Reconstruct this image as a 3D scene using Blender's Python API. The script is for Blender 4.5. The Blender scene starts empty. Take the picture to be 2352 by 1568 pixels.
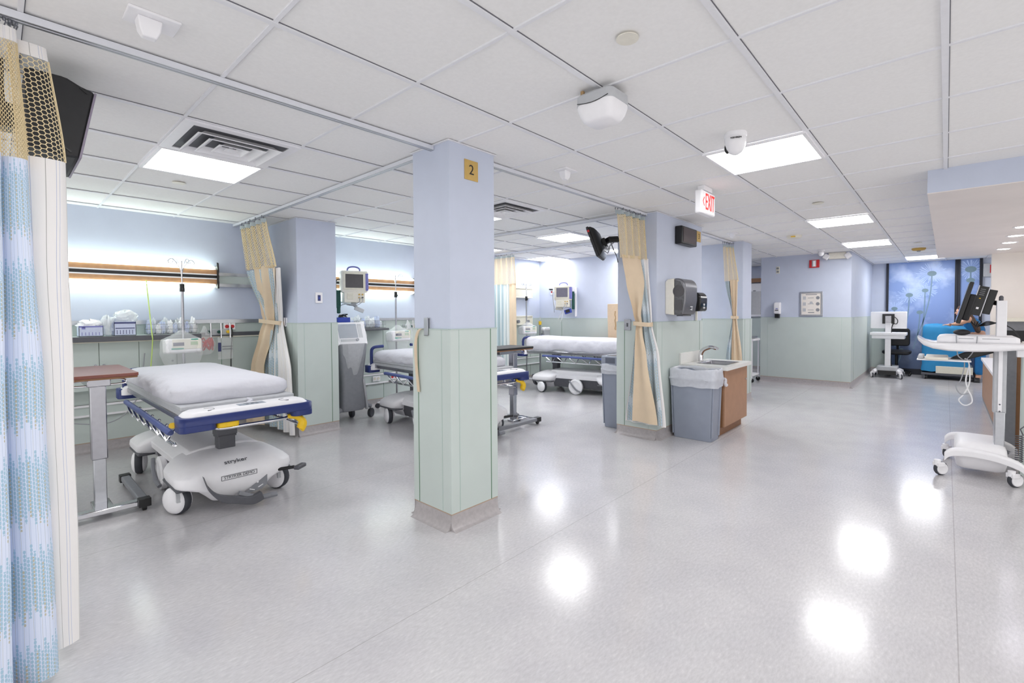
import bpy, bmesh, math, random
from mathutils import Vector as V, Matrix, noise
random.seed(7)
PI = math.pi
SC = bpy.context.scene
COL = SC.collection

# ------------------------------------------------------------------ camera, world, exposure
F_PX, PITCH, ROLL, YAW = 1083.9, .0271, -.0046, .7207
EYE = 1.345
CEIL = 2.40
cd = bpy.data.cameras.new('camera'); cam = bpy.data.objects.new('camera', cd); COL.objects.link(cam)
fw = V((math.cos(YAW)*math.cos(PITCH), math.sin(YAW)*math.cos(PITCH), -math.sin(PITCH)))
rt = V((math.sin(YAW), -math.cos(YAW), 0)); up = rt.cross(fw)
rt, up = rt*math.cos(ROLL)+up*math.sin(ROLL), up*math.cos(ROLL)-rt*math.sin(ROLL)
cam.matrix_world = Matrix(((rt.x, up.x, -fw.x, 0), (rt.y, up.y, -fw.y, 0), (rt.z, up.z, -fw.z, EYE), (0, 0, 0, 1)))
cd.sensor_width = 36; cd.lens = F_PX/2352*36
cd.shift_x = -44.97/2352; cd.shift_y = -35.2/2352
cd.clip_start = .05; cd.clip_end = 60
SC.camera = cam
SC.view_settings.view_transform = 'Standard'; SC.view_settings.look = 'None'
SC.view_settings.gamma = 1; SC.view_settings.exposure = EXPO = .95
SC.view_settings.use_curve_mapping = False
w = bpy.data.worlds.new('world'); SC.world = w; w.use_nodes = True
w.node_tree.nodes['Background'].inputs[0].default_value = (1, .985, .97, 1)
w.node_tree.nodes['Background'].inputs[1].default_value = .8
SC.cycles.max_bounces = 16; SC.cycles.diffuse_bounces = 10; SC.cycles.transparent_max_bounces = 16
PANEL = 9.5          # emission of the ceiling light panels
BEDLIGHT = 2.7       # emission of the wall lights over the beds

# ------------------------------------------------------------------ materials
def lin(h):
    h = h.lstrip('#'); c = [int(h[i:i+2], 16)/255 for i in (0, 2, 4)]
    return tuple(x/12.92 if x <= .04045 else ((x+.055)/1.055)**2.4 for x in c)
MATS = {}
def mat(name, hexc, rough=.5, metal=0, var=.05, scale=30, bump=0, emit=0, alpha=1, trans=0, coat=0, spec=.5, bd=.002):
    m = bpy.data.materials.new(name); m.use_nodes = True; nt = m.node_tree; N = nt.nodes; L = nt.links
    b = N['Principled BSDF']; c = lin(hexc)
    tc = N.new('ShaderNodeTexCoord'); nz = N.new('ShaderNodeTexNoise'); nz.inputs['Scale'].default_value = scale; nz.inputs['Detail'].default_value = 4
    L.new(tc.outputs['Object'], nz.inputs['Vector'])
    rp = N.new('ShaderNodeValToRGB'); e = rp.color_ramp.elements
    e[0].position = .3; e[1].position = .7
    e[0].color = tuple(x*(1-var) for x in c)+(1,); e[1].color = tuple(min(1, x*(1+var)) for x in c)+(1,)
    L.new(nz.outputs['Fac'], rp.inputs[0]); L.new(rp.outputs[0], b.inputs['Base Color'])
    b.inputs['Roughness'].default_value = rough; b.inputs['Metallic'].default_value = metal
    b.inputs['Specular IOR Level'].default_value = spec
    if coat: b.inputs['Coat Weight'].default_value = coat
    if alpha < 1: b.inputs['Alpha'].default_value = alpha
    if trans: b.inputs['Transmission Weight'].default_value = trans
    if emit:
        b.inputs['Emission Color'].default_value = c+(1,); b.inputs['Emission Strength'].default_value = emit
    if bump:
        bp = N.new('ShaderNodeBump'); bp.inputs['Strength'].default_value = bump; bp.inputs['Distance'].default_value = bd
        L.new(nz.outputs['Fac'], bp.inputs['Height']); L.new(bp.outputs[0], b.inputs['Normal'])
    MATS[name] = m
    return m
mat('paint_blue', '#c2c9da', .55, var=.02, scale=6)
mat('paint_sage', '#bfc9c5', .45, var=.02, scale=5)
mat('sage_edge', '#b0c0ba', .45, var=.02)
mat('sage_groove', '#5f8068', .6)
mat('paint_beige', '#e3ddd6', .6, var=.02, scale=5)
mat('soffit_paint', '#e4dcd8', .6, var=.03, scale=3)
mat('cap_tan', '#b39c86', .5)
mat('cove', '#aaa5a6', .35, var=.08, scale=40)
mat('tile', '#ecebea', .8, var=.02, scale=60, bump=.15)
mat('teebar', '#e4e4e8', .45, var=.02)
mat('teeshadow', '#6a6a70', .8)
mat('track_white', '#d9dbe2', .3, var=.02)
mat('alu', '#b9bbc0', .32, .85, var=.05)
mat('steel', '#a9a9af', .25, .95, var=.05)
mat('chrome', '#dcdce0', .1, 1, var=.02)
mat('black', '#161618', .4, var=.1)
mat('black_soft', '#232326', .6, var=.1)
mat('black_gloss', '#0e0e10', .15, var=.1)
mat('rubber', '#3b3d44', .65, var=.1)
mat('grey_dark', '#55565c', .5, var=.06)
mat('grey_mid', '#84868c', .5, var=.05)
mat('grey_light', '#b9bbbf', .45, var=.04)
mat('bin_grey', '#8e95a4', .45, var=.04, scale=8)
mat('bin_grey_dark', '#5d6270', .5, var=.04)
mat('white', '#ecebee', .4, var=.015)
mat('white_gloss', '#ecebee', .2, var=.015)
mat('offwhite', '#e2ded2', .45, var=.03)
mat('cream', '#dcd8c8', .5, var=.03)
mat('linen', '#cfcfd7', .85, var=.01, scale=6.5, bump=.55, bd=.03)
mat('navy', '#22316e', .4, var=.05)
mat('navy_light', '#4a5890', .45, var=.06)
mat('yellow', '#eec21c', .4, var=.05)
mat('wood_desk', '#a57e62', .5, var=.05, scale=12)
mat('wood_edge', '#8a6242', .5, var=.06)
mat('wood_table', '#7c4438', .3, var=.1, scale=14)
mat('wood_oak', '#b98d66', .45, var=.1, scale=20)
mat('counter', '#dfdfdc', .3, var=.05, scale=120)
mat('gold', '#c8a660', .4, .3, var=.05)
mat('ink', '#1c1c1e', .6)
mat('red', '#c4242a', .5, var=.06)
mat('red_sign', '#e2342e', .5, emit=.25)
mat('sign_face', '#f0eef0', .4, emit=.08)
mat('amber', '#c9a552', .5, var=.05)
mat('screen', '#3d3b40', .2, var=.05)
mat('screen_red', '#3a262a', .25, var=.06)
mat('screen_grey', '#6a6878', .2, var=.05)
mat('lcd', '#8f98a4', .3)
mat('lcd_green', '#a9bf9c', .3)
mat('teal', '#3f9d8a', .5)
mat('purple', '#7676b8', .5)
mat('green_cuff', '#1f4e46', .7, var=.1)
mat('blue_cloth', '#2583b8', .7, var=.06, scale=9)
mat('blue_bright', '#2c44a8', .5)
mat('scrub_blue', '#1f6ea8', .8, var=.06)
mat('skin', '#c99a80', .55, var=.04)
mat('hair', '#4a3527', .6, var=.15, scale=60)
mat('cardboard', '#cfb99e', .75, var=.04)
mat('cardboard_cut', '#a88a62', .8)
mat('tan_cloth', '#d4c0a5', .7, var=.03, scale=8, bump=.3, bd=.02)
mat('net_yarn', '#ddcba4', .8, var=.05)
mat('net_white', '#e6e6e6', .8)
mat('hook', '#7d7f86', .4, .5)
mat('grey_cloth', '#aab4b8', .8)
mat('cable_grey', '#9a9ca2', .5)
mat('cable_white', '#dedee0', .5)
mat('label_blue', '#c8cfe6', .6)
mat('label_dark', '#3a4070', .6)
mat('plastic_clear', '#f2f4f6', .25, alpha=.24, spec=.6)
mat('plastic_wrap', '#f0f2f5', .22, alpha=.36, spec=.7)
mat('plastic_haze', '#f0f2f5', .3, alpha=.55, spec=.6)
mat('liner', '#e9ecf4', .35, alpha=.62, spec=.6)
mat('smoke', '#57585c', .18, alpha=.8)
mat('smoke_metal', '#77777c', .3, .7)
mat('panel_light', '#ffffff', .5, emit=PANEL)
mat('panel_light_bay', '#ffffff', .5, emit=PANEL*.72)
mat('panel_light_far', '#ffffff', .5, emit=PANEL*1.4)
mat('bed_lamp', '#f2fff4', .5, emit=BEDLIGHT)
mat('downlight', '#f4f2ff', .5, emit=20)
mat('green_line', '#c4dc7c', .5)
mat('film_frame', '#1b1e2a', .5)
mat('pink', '#d86a78', .5)

def nodes(name):
    m = bpy.data.materials.new(name); m.use_nodes = True; MATS[name] = m
    return m, m.node_tree.nodes, m.node_tree.links, m.node_tree.nodes['Principled BSDF']
def mathn(N, L, op, a, b=None, c=None):
    n = N.new('ShaderNodeMath'); n.operation = op
    for i, x in enumerate((a, b, c)):
        if x is None: continue
        if isinstance(x, (int, float)): n.inputs[i].default_value = x
        else: L.new(x, n.inputs[i])
    return n.outputs[0]
def mixc(N, L, fac, a, b):
    n = N.new('ShaderNodeMix'); n.data_type = 'RGBA'
    for s, x in ((0, fac), (6, a), (7, b)):
        if isinstance(x, tuple): n.inputs[s].default_value = x if len(x) == 4 else x+(1,)
        elif isinstance(x, (int, float)): n.inputs[s].default_value = x
        else: L.new(x, n.inputs[s])
    return n.outputs[2]

def floor_mat():
    m, N, L, b = nodes('vinyl_floor')
    tc = N.new('ShaderNodeTexCoord'); sx = N.new('ShaderNodeSeparateXYZ'); L.new(tc.outputs['Object'], sx.inputs[0])
    big = N.new('ShaderNodeTexNoise'); big.inputs['Scale'].default_value = 3.2; big.inputs['Detail'].default_value = 6; L.new(tc.outputs['Object'], big.inputs['Vector'])
    mp = N.new('ShaderNodeMapping'); mp.inputs['Scale'].default_value = (1, 2.6, 1); mp.inputs['Rotation'].default_value = (0, 0, .5); L.new(tc.outputs['Object'], mp.inputs[0])
    fine = N.new('ShaderNodeTexNoise'); fine.inputs['Scale'].default_value = 34; fine.inputs['Detail'].default_value = 5; fine.inputs['Roughness'].default_value = .62; L.new(mp.outputs[0], fine.inputs['Vector'])
    r1 = N.new('ShaderNodeValToRGB'); e = r1.color_ramp.elements
    e[0].position = .32; e[0].color = lin('#bfbdbf')+(1,); e[1].position = .68; e[1].color = lin('#cfcdcf')+(1,)
    L.new(fine.outputs['Fac'], r1.inputs[0])
    r2 = N.new('ShaderNodeValToRGB'); e = r2.color_ramp.elements
    e[0].position = .62; e[0].color = (0, 0, 0, 1); e[1].position = .72; e[1].color = (.5, .5, .5, 1)
    L.new(fine.outputs['Fac'], r2.inputs[0])
    c = mixc(N, L, r2.outputs[0], r1.outputs[0], lin('#dbd9d6'))
    r3 = N.new('ShaderNodeValToRGB'); e = r3.color_ramp.elements
    e[0].position = .35; e[0].color = (.93, .93, .94, 1); e[1].position = .65; e[1].color = (1, 1, 1, 1)
    L.new(big.outputs['Fac'], r3.inputs[0])
    mu = N.new('ShaderNodeMix'); mu.data_type = 'RGBA'; mu.blend_type = 'MULTIPLY'; mu.inputs[0].default_value = 1
    L.new(c, mu.inputs[6]); L.new(r3.outputs[0], mu.inputs[7]); c = mu.outputs[2]
    # welded sheet seams every 1.83 m along the hall
    d = mathn(N, L, 'ABSOLUTE', mathn(N, L, 'SUBTRACT', mathn(N, L, 'FLOORED_MODULO', mathn(N, L, 'ADD', sx.outputs[1], -1.775+.915), 1.83), .915))
    seam = mathn(N, L, 'LESS_THAN', d, .0022)
    c = mixc(N, L, mathn(N, L, 'MULTIPLY', seam, .45), c, lin('#8a8482'))
    L.new(c, b.inputs['Base Color'])
    rr = N.new('ShaderNodeMapRange'); rr.inputs[3].default_value = .13; rr.inputs[4].default_value = .2; L.new(big.outputs['Fac'], rr.inputs[0])
    L.new(rr.outputs[0], b.inputs['Roughness']); b.inputs['Specular IOR Level'].default_value = .5
    bp = N.new('ShaderNodeBump'); bp.inputs['Strength'].default_value = .02; bp.inputs['Distance'].default_value = .003
    L.new(fine.outputs['Fac'], bp.inputs['Height']); L.new(bp.outputs[0], b.inputs['Normal'])
floor_mat()

def cloth_mat(name, base, stripes, dots):
    """UV: u = metres across the cloth, v = height in metres."""
    m, N, L, b = nodes(name)
    uv = N.new('ShaderNodeUVMap'); sx = N.new('ShaderNodeSeparateXYZ'); L.new(uv.outputs[0], sx.inputs[0])
    u, v = sx.outputs[0], sx.outputs[1]
    c = lin(base)+(1,)
    for (per, off, wd, col) in stripes:
        d = mathn(N, L, 'ABSOLUTE', mathn(N, L, 'SUBTRACT', mathn(N, L, 'FLOORED_MODULO', mathn(N, L, 'ADD', u, off), per), per/2))
        c = mixc(N, L, mathn(N, L, 'LESS_THAN', d, wd/2), c, lin(col)+(1,))
    for (pu, pv, ou, ov, r, col, bandp, bando, bandw) in dots:
        # every second column of dots is shifted, bands of dots alternate with plain cloth
        a = mathn(N, L, 'DIVIDE', mathn(N, L, 'ADD', u, ou), pu)
        col_i = mathn(N, L, 'FLOOR', a)
        jit = mathn(N, L, 'FLOORED_MODULO', mathn(N, L, 'MULTIPLY', col_i, .37), 1)
        fu = mathn(N, L, 'SUBTRACT', mathn(N, L, 'FLOORED_MODULO', a, 1), .5)
        q = mathn(N, L, 'ADD', mathn(N, L, 'DIVIDE', mathn(N, L, 'ADD', v, ov), pv), jit)
        fv = mathn(N, L, 'SUBTRACT', mathn(N, L, 'FLOORED_MODULO', q, 1), .5)
        dd = mathn(N, L, 'SQRT', mathn(N, L, 'ADD', mathn(N, L, 'POWER', mathn(N, L, 'MULTIPLY', fu, pu), 2), mathn(N, L, 'POWER', mathn(N, L, 'MULTIPLY', fv, pv*.8), 2)))
        on = mathn(N, L, 'LESS_THAN', dd, r)
        bnd = mathn(N, L, 'FLOORED_MODULO', mathn(N, L, 'ADD', mathn(N, L, 'ADD', v, bando), mathn(N, L, 'MULTIPLY', jit, .07)), bandp)
        on = mathn(N, L, 'MULTIPLY', on, mathn(N, L, 'LESS_THAN', bnd, bandw))
        c = mixc(N, L, on, c, lin(col)+(1,))
    L.new(c, b.inputs['Base Color']); b.inputs['Roughness'].default_value = .75
    nz = N.new('ShaderNodeTexNoise'); nz.inputs['Scale'].default_value = 9
    bp = N.new('ShaderNodeBump'); bp.inputs['Strength'].default_value = .15; bp.inputs['Distance'].default_value = .01
    L.new(nz.outputs['Fac'], bp.inputs['Height']); L.new(bp.outputs[0], b.inputs['Normal'])
cloth_mat('cloth_stripe', '#e9e6e4', [(.075, .012, .0014, '#98a4c6'), (.075, .0, .0014, '#a9b4d0'), (.075, .040, .0016, '#9a9a94')], [])
DOT = [(.0135, .0145, 0, 0, 0.0054, '#a3c2d6', .34, .02, .22), (.0405, .0135, .0066, .005, .0042, '#bdb9a6', .34, .05, .2)]
cloth_mat('cloth_dots', '#d6def0', [(.022, .003, .0012, '#9fb2cc'), (.035, .014, .001, '#a8aa9e')], DOT)
DOT2 = [(.03, .03, 0, 0, .012, '#97acb9', .5, .02, .4), (.06, .03, .015, .012, .009, '#a4a793', .5, .05, .35)]
cloth_mat('cloth_dots_far', '#c6ced4', [(.045, .003, .003, '#9fb2c6')], DOT2)
cloth_mat('cloth_band', '#cdd7da', [(.16, 0, .05, '#a3b6bc'), (.16, .06, .02, '#bdb9a4'), (.16, .11, .012, '#f2f2ee')], [])

def mural_mat():
    m, N, L, b = nodes('sky_print')
    tc = N.new('ShaderNodeTexCoord'); sx = N.new('ShaderNodeSeparateXYZ'); L.new(tc.outputs['Object'], sx.inputs[0])
    nz = N.new('ShaderNodeTexNoise'); nz.inputs['Scale'].default_value = 2.6; nz.inputs['Detail'].default_value = 5; L.new(tc.outputs['Object'], nz.inputs['Vector'])
    g = N.new('ShaderNodeValToRGB'); e = g.color_ramp.elements
    e[0].position = .0; e[0].color = lin('#465674')+(1,); e[1].position = 1; e[1].color = lin('#7f98cc')+(1,)
    x = e.new(.36); x.color = lin('#52658c')+(1,); x = e.new(.42); x.color = lin('#768cbc')+(1,)
    L.new(mathn(N, L, 'DIVIDE', sx.outputs[2], 2.3), g.inputs[0])
    r = N.new('ShaderNodeValToRGB'); e = r.color_ramp.elements
    e[0].position = .5; e[0].color = (0, 0, 0, 1); e[1].position = .72; e[1].color = (.75, .75, .75, 1); L.new(nz.outputs['Fac'], r.inputs[0])
    c = mixc(N, L, mathn(N, L, 'MULTIPLY', r.outputs[0], mathn(N, L, 'MINIMUM', mathn(N, L, 'MULTIPLY', sx.outputs[2], .55), 1)), g.outputs[0], lin('#c9d8f2')+(1,))
    L.new(c, b.inputs['Base Color']); b.inputs['Roughness'].default_value = .35
    L.new(c, b.inputs['Emission Color']); b.inputs['Emission Strength'].default_value = .06
mural_mat()
mat('print_stem', '#6c859a', .5, emit=.1)
mat('print_head', '#6a818c', .5, emit=.1)
mat('print_puff', '#aabfe2', .5, emit=.1)
mat('mauve', '#8d8496', .45)

# ------------------------------------------------------------------ mesh builder
class M:
    def __init__(s): s.v = []; s.f = []; s.m = []; s.uv = {}
    def add(s, vs, fs, mi=0):
        o = len(s.v); s.v += [tuple(p) for p in vs]
        for f in fs: s.f.append(tuple(o+i for i in f)); s.m.append(mi)
        return s
    def box(s, x0, y0, z0, x1, y1, z1, mi=0):
        x0, x1 = sorted((x0, x1)); y0, y1 = sorted((y0, y1)); z0, z1 = sorted((z0, z1))
        return s.add([(x0,y0,z0),(x1,y0,z0),(x1,y1,z0),(x0,y1,z0),(x0,y0,z1),(x1,y0,z1),(x1,y1,z1),(x0,y1,z1)],
                     [(0,3,2,1),(4,5,6,7),(0,1,5,4),(1,2,6,5),(2,3,7,6),(3,0,4,7)], mi)
    def obb(s, c, size, R, mi=0):
        hx, hy, hz = (t/2 for t in size)
        vs = [V(c)+R@V((x*hx, y*hy, z*hz)) for z in (-1, 1) for (x, y) in ((-1,-1),(1,-1),(1,1),(-1,1))]
        return s.add(vs, [(0,3,2,1),(4,5,6,7),(0,1,5,4),(1,2,6,5),(2,3,7,6),(3,0,4,7)], mi)
    def loft(s, rings, mi=0, cap=True, closed=True):
        n = len(rings[0]); o = []
        vs = [p for r in rings for p in r]; fs = []
        for i in range(len(rings)-1):
            for j in range(n if closed else n-1):
                k = (j+1) % n
                fs.append((i*n+j, i*n+k, (i+1)*n+k, (i+1)*n+j))
        if cap: fs += [tuple(range(n-1, -1, -1)), tuple((len(rings)-1)*n+j for j in range(n))]
        return s.add(vs, fs, mi)
    def cyl(s, p0, p1, r0, r1=None, n=16, mi=0, cap=True):
        r1 = r0 if r1 is None else r1; p0, p1 = V(p0), V(p1); d = (p1-p0).normalized()
        a = d.orthogonal().normalized(); b = d.cross(a)
        return s.loft([[p+(a*math.cos(t)+b*math.sin(t))*r for t in (2*PI*i/n for i in range(n))] for p, r in ((p0, r0), (p1, r1))], mi, cap)
    def tube(s, pts, r, n=8, mi=0, cap=True, closed=False):
        pts = [V(p) for p in pts]; rings = []; a = None
        for i, p in enumerate(pts):
            if closed: d = pts[(i+1) % len(pts)]-pts[i-1]
            else: d = pts[min(i+1, len(pts)-1)]-pts[max(i-1, 0)]
            d = d.normalized() if d.length > 1e-9 else V((0,0,1))
            if a is None: a = d.orthogonal().normalized()
            a = (a-d*a.dot(d)); a = a.normalized() if a.length > 1e-6 else d.orthogonal().normalized()
            b = d.cross(a); rr = r[i] if isinstance(r, (list, tuple)) else r
            rings.append([p+(a*math.cos(2*PI*k/n)+b*math.sin(2*PI*k/n))*rr for k in range(n)])
        if closed: rings.append(rings[0]); cap = False
        return s.loft(rings, mi, cap)
    def lathe(s, prof, c=(0,0,0), R=None, n=24, mi=0):
        """prof: list of (radius, height) along local z"""
        R = R or Matrix.Identity(3)
        return s.loft([[V(c)+R@V((max(r, 1e-4)*math.cos(2*PI*k/n), max(r, 1e-4)*math.sin(2*PI*k/n), h)) for k in range(n)] for r, h in prof], mi)
    def prism(s, poly, axis, a0, a1, mi=0):
        def P(p, a): return {'x': (a, p[0], p[1]), 'y': (p[0], a, p[1]), 'z': (p[0], p[1], a)}[axis]
        return s.loft([[P(p, a) for p in poly] for a in (a0, a1)], mi)
    def sphere(s, c, r, n=16, k=10, mi=0):
        r = (r, r, r) if isinstance(r, (int, float)) else r
        return s.loft([[(c[0]+r[0]*max(math.sin(PI*i/k), 1e-3)*math.cos(2*PI*j/n), c[1]+r[1]*max(math.sin(PI*i/k), 1e-3)*math.sin(2*PI*j/n), c[2]-r[2]*math.cos(PI*i/k)) for j in range(n)] for i in range(k+1)], mi)
    def grid(s, fn, us, vs, mi=0, uvf=None, mf=None):
        o = len(s.v); nu, nv = len(us), len(vs)
        s.v += [tuple(fn(u, v)) for u in us for v in vs]
        for i in range(nu-1):
            for j in range(nv-1):
                if uvf: s.uv[len(s.f)] = [uvf(us[a], vs[b]) for a, b in ((i,j),(i+1,j),(i+1,j+1),(i,j+1))]
                s.f.append((o+i*nv+j, o+(i+1)*nv+j, o+(i+1)*nv+j+1, o+i*nv+j+1)); s.m.append(mf(us[i], vs[j]) if mf else mi)
        return s
    def out(s, name, mats, parent=None, bevel=0, seg=2, sub=0, smooth=True, sharp=40, fix=True, solid=0, label=None):
        me = bpy.data.meshes.new(name); me.from_pydata(s.v, [], s.f)
        if isinstance(mats, str): mats = [mats]
        for m in mats: me.materials.append(MATS[m])
        me.polygons.foreach_set('material_index', s.m)
        if s.uv:
            ul = me.uv_layers.new(name='UVMap')
            for fi, q in s.uv.items():
                for li, t in zip(me.polygons[fi].loop_indices, q): ul.data[li].uv = t
        if fix and not s.uv:
            bm = bmesh.new(); bm.from_mesh(me); bmesh.ops.recalc_face_normals(bm, faces=bm.faces[:]); bm.to_mesh(me); bm.free()
        if smooth:
            me.polygons.foreach_set('use_smooth', [True]*len(me.polygons))
            if not sub: me.set_sharp_from_angle(angle=math.radians(sharp))
        me.update()
        o = bpy.data.objects.new(name, me); COL.objects.link(o)
        if parent is not None: o.parent = parent
        if solid:
            md = o.modifiers.new('solid', 'SOLIDIFY'); md.thickness = solid; md.offset = 0
        if bevel:
            md = o.modifiers.new('bevel', 'BEVEL'); md.width = bevel; md.segments = seg; md.limit_method = 'ANGLE'; md.angle_limit = math.radians(35)
        if sub:
            md = o.modifiers.new('sub', 'SUBSURF'); md.levels = sub; md.render_levels = sub
        if label: o['label'] = label
        return o

def thing(name, label, cat, loc=(0,0,0), rz=0, group=None):
    o = bpy.data.objects.new(name, None); COL.objects.link(o); o.empty_display_size = .1
    o.location = loc; o.rotation_euler = (0, 0, rz); o['label'] = label; o['category'] = cat
    if group: o['group'] = group
    return o
def tag(o, label, cat, group=None, kind=None):
    o['label'] = label; o['category'] = cat
    if group: o['group'] = group
    if kind: o['kind'] = kind
    return o
def struct(o, label=None, cat=None):
    o['kind'] = 'structure'
    if label: o['label'] = label
    if cat: o['category'] = cat
    return o
def dup(root, loc, rz=None, label=None, group=None):
    r = root.copy(); COL.objects.link(r); r.location = loc
    if rz is not None: r.rotation_euler = (0, 0, rz)
    if label: r['label'] = label
    if group: r['group'] = group
    for ch in list(root.children):
        c = ch.copy(); COL.objects.link(c); c.parent = r
        for g in list(ch.children):
            d = g.copy(); COL.objects.link(d); d.parent = c
    return r
def text(name, body, size, loc, rot, m, parent, ext=.0006, align='CENTER', sx=1):
    cu = bpy.data.curves.new(name, 'FONT'); cu.body = body; cu.size = size; cu.extrude = ext
    cu.align_x = align; cu.align_y = 'CENTER'; cu.materials.append(MATS[m])
    tmp = bpy.data.objects.new(name, cu); COL.objects.link(tmp); bpy.context.view_layer.update()
    me = bpy.data.meshes.new_from_object(tmp.evaluated_get(bpy.context.evaluated_depsgraph_get())); bpy.data.objects.remove(tmp); bpy.data.curves.remove(cu)
    o = bpy.data.objects.new(name, me); COL.objects.link(o); o.parent = parent
    o.location = loc; o.rotation_euler = rot; o.scale = (sx, 1, 1)
    return o
def arc(c, r, a0, a1, n, ax=V((1,0,0)), ay=V((0,0,1))):
    return [V(c)+ax*(r*math.cos(a0+(a1-a0)*i/n))+ay*(r*math.sin(a0+(a1-a0)*i/n)) for i in range(n+1)]
def smoothpath(pts, n=6):
    P = [V(p) for p in pts]; o = []
    for i in range(len(P)-1):
        p0, p1, p2, p3 = P[max(i-1,0)], P[i], P[i+1], P[min(i+2,len(P)-1)]
        for k in range(n):
            t = k/n
            o.append(.5*((2*p1)+(p2-p0)*t+(2*p0-5*p1+4*p2-p3)*t*t+(3*p1-p0-3*p2+p3)*t**3))
    return o+[P[-1]]
def rrect(hx, hy, r, n=4, cx=0, cy=0):
    o = []
    for (sx, sy, a) in ((1,1,0),(-1,1,PI/2),(-1,-1,PI),(1,-1,1.5*PI)):
        for k in range(n+1):
            t = a+PI/2*k/n; o.append((cx+sx*(hx-r)+r*math.cos(t), cy+sy*(hy-r)+r*math.sin(t)))
    return o
def rotz(a): return Matrix.Rotation(a, 3, 'Z')

# ================================================================== THE SETTING
YB = 6.28            # back wall of the bays
XS = 7.40            # side wall closing the bays
WB, WT = .105, 1.245  # wainscot bottom and top
XM, XE, YM = -2.6, 13.0, -3.2
struct(M().box(XM-.1, YM-.1, -.1, XE+.4, YB+.1, 0).out('floor', 'vinyl_floor', smooth=False))
c = struct(M().box(XM-.1, YM-.1, CEIL+.006, XE+.4, YB+.1, CEIL+.1).out('ceiling', 'tile', smooth=False))
gx = [1.305+.61*k for k in range(-6, 20)]; gy = [.018+.61*k for k in range(-5, 11)]
g = M()
for x in gx: g.box(x-.0075, YM, CEIL-.001, x+.0075, YB, CEIL+.008)
for y in gy: g.box(XM, y-.012, CEIL-.003, XE, y+.012, CEIL+.008)
g.out('ceiling_grid', 'teebar', c, smooth=False)
g = M()
for x in gx: g.box(x+.0075, YM, CEIL+.003, x+.0105, YB, CEIL+.0065)
for y in gy: g.box(XM, y-.015, CEIL+.003, XE, y-.012, CEIL+.0065)
g.out('tile_shadow_gap', 'teeshadow', c, smooth=False)

def panel_strip(parent, pts, z0, z1, t=.012):
    """sage wall panel along a straight run, with joint strips; pts = ((x0,y0),(x1,y1)), normal to its right"""
COVE = [(0, .1), (.006, .1), (.008, .05), (.013, .028), (.024, .012), (.04, .004), (.052, .0), (0, 0)]
def wainscot(name, runs, wt=WT):
    """runs: list of (axis, fixed coordinate, a0, a1, sign of the outward normal, [joints])"""
    p = M(); e = M(); cv = M()
    for ax, c, a0, a1, sg, joints in runs:
        def B(m, a, b, z0, z1, t0, t1, mi=0):
            q = (c+sg*t0, c+sg*t1)
            if ax == 'x': m.box(min(q), a, z0, max(q), b, z1, mi)
            else: m.box(a, min(q), z0, b, max(q), z1, mi)
        B(p, a0, a1, WB, wt, 0, .010)
        B(e, a0, a1, wt, wt+.006, 0, .013); B(e, a0, a1, WB-.008, WB, 0, .008, 1)
        for j in joints: B(e, abs(j)-.003, abs(j)+.003, WB, wt, .008, .0115, 2 if j > 0 else 0)
        poly = [(c+sg*(d+.001), z) for d, z in COVE]
        if ax == 'x': cv.prism(poly, 'y', a0, a1)
        else: cv.prism(poly, 'x', a0, a1)
    a = struct(p.out(name, 'paint_sage', smooth=False))
    e.out('edge_strip', ['sage_edge', 'cap_tan', 'sage_groove'], a, smooth=False)
    cv.out('cove_base', 'cove', a, sharp=60)
    return a

struct(M().box(XM-.1, YB, 0, XE, YB+.1, CEIL+.006).out('wall_back', 'paint_blue', smooth=False))
struct(M().box(XS, 2.5, 0, XS+.14, YB, CEIL+.006).out('wall_side', 'paint_blue', smooth=False))
struct(M().box(9.92, 1.255, 0, XE, 2.73, CEIL+.006).out('wall_block', 'paint_blue', smooth=False))
struct(M().box(XE, YM, 0, XE+.3, YB, CEIL+.006).out('wall_end', 'paint_blue', smooth=False))
struct(M().box(10.2, YM, 0, 10.34, -.52, 2.233).out('wall_station', 'paint_beige', smooth=False))
struct(M().box(4.67, YM, 2.236, 10.42, .12, CEIL+.006).out('soffit', 'paint_blue', smooth=False))
struct(M().box(4.672, YM, 2.230, 10.42, .12, 2.236).out('soffit_underside', 'soffit_paint', smooth=False))
struct(M().box(1.845, 2.285, 0, 2.225, 2.655, CEIL+.006).out('column_1', 'paint_blue', smooth=False))
struct(M().box(4.59, 2.285, 0, 5.80, 2.75, CEIL+.006).out('column_2', 'paint_blue', smooth=False))
struct(M().box(7.33, 2.27, 0, 7.74, 2.505, CEIL+.006).out('column_3', 'paint_blue', smooth=False))
struct(M().box(2.19, 5.33, 0, 2.63, YB, CEIL+.006).out('column_4', 'paint_blue', smooth=False))
wainscot('trim_1', [('x', 1.845, 2.285, 2.655, -1, [-2.36, 2.605]), ('y', 2.285, 1.835, 2.235, -1, [-1.905, 2.175]), ('x', 2.225, 2.285, 2.655, 1, []), ('y', 2.655, 1.835, 2.235, 1, [])])
wainscot('trim_2', [('x', 4.59, 2.285, 2.75, -1, [-2.37, 2.66]), ('y', 2.285, 4.58, 5.81, -1, [-4.7, 5.72]), ('x', 5.80, 2.285, 2.75, 1, []), ('y', 2.75, 4.58, 5.81, 1, [])])
wainscot('trim_3', [('x', 7.33, 2.27, 2.505, -1, [2.36]), ('y', 2.27, 7.32, 7.75, -1, [7.40, 7.66])])
wainscot('trim_4', [('x', 2.19, 5.33, YB, -1, [-5.45]), ('y', 5.33, 2.18, 2.64, -1, [-2.255, 2.56]), ('x', 2.63, 5.33, YB, 1, [])])
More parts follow.
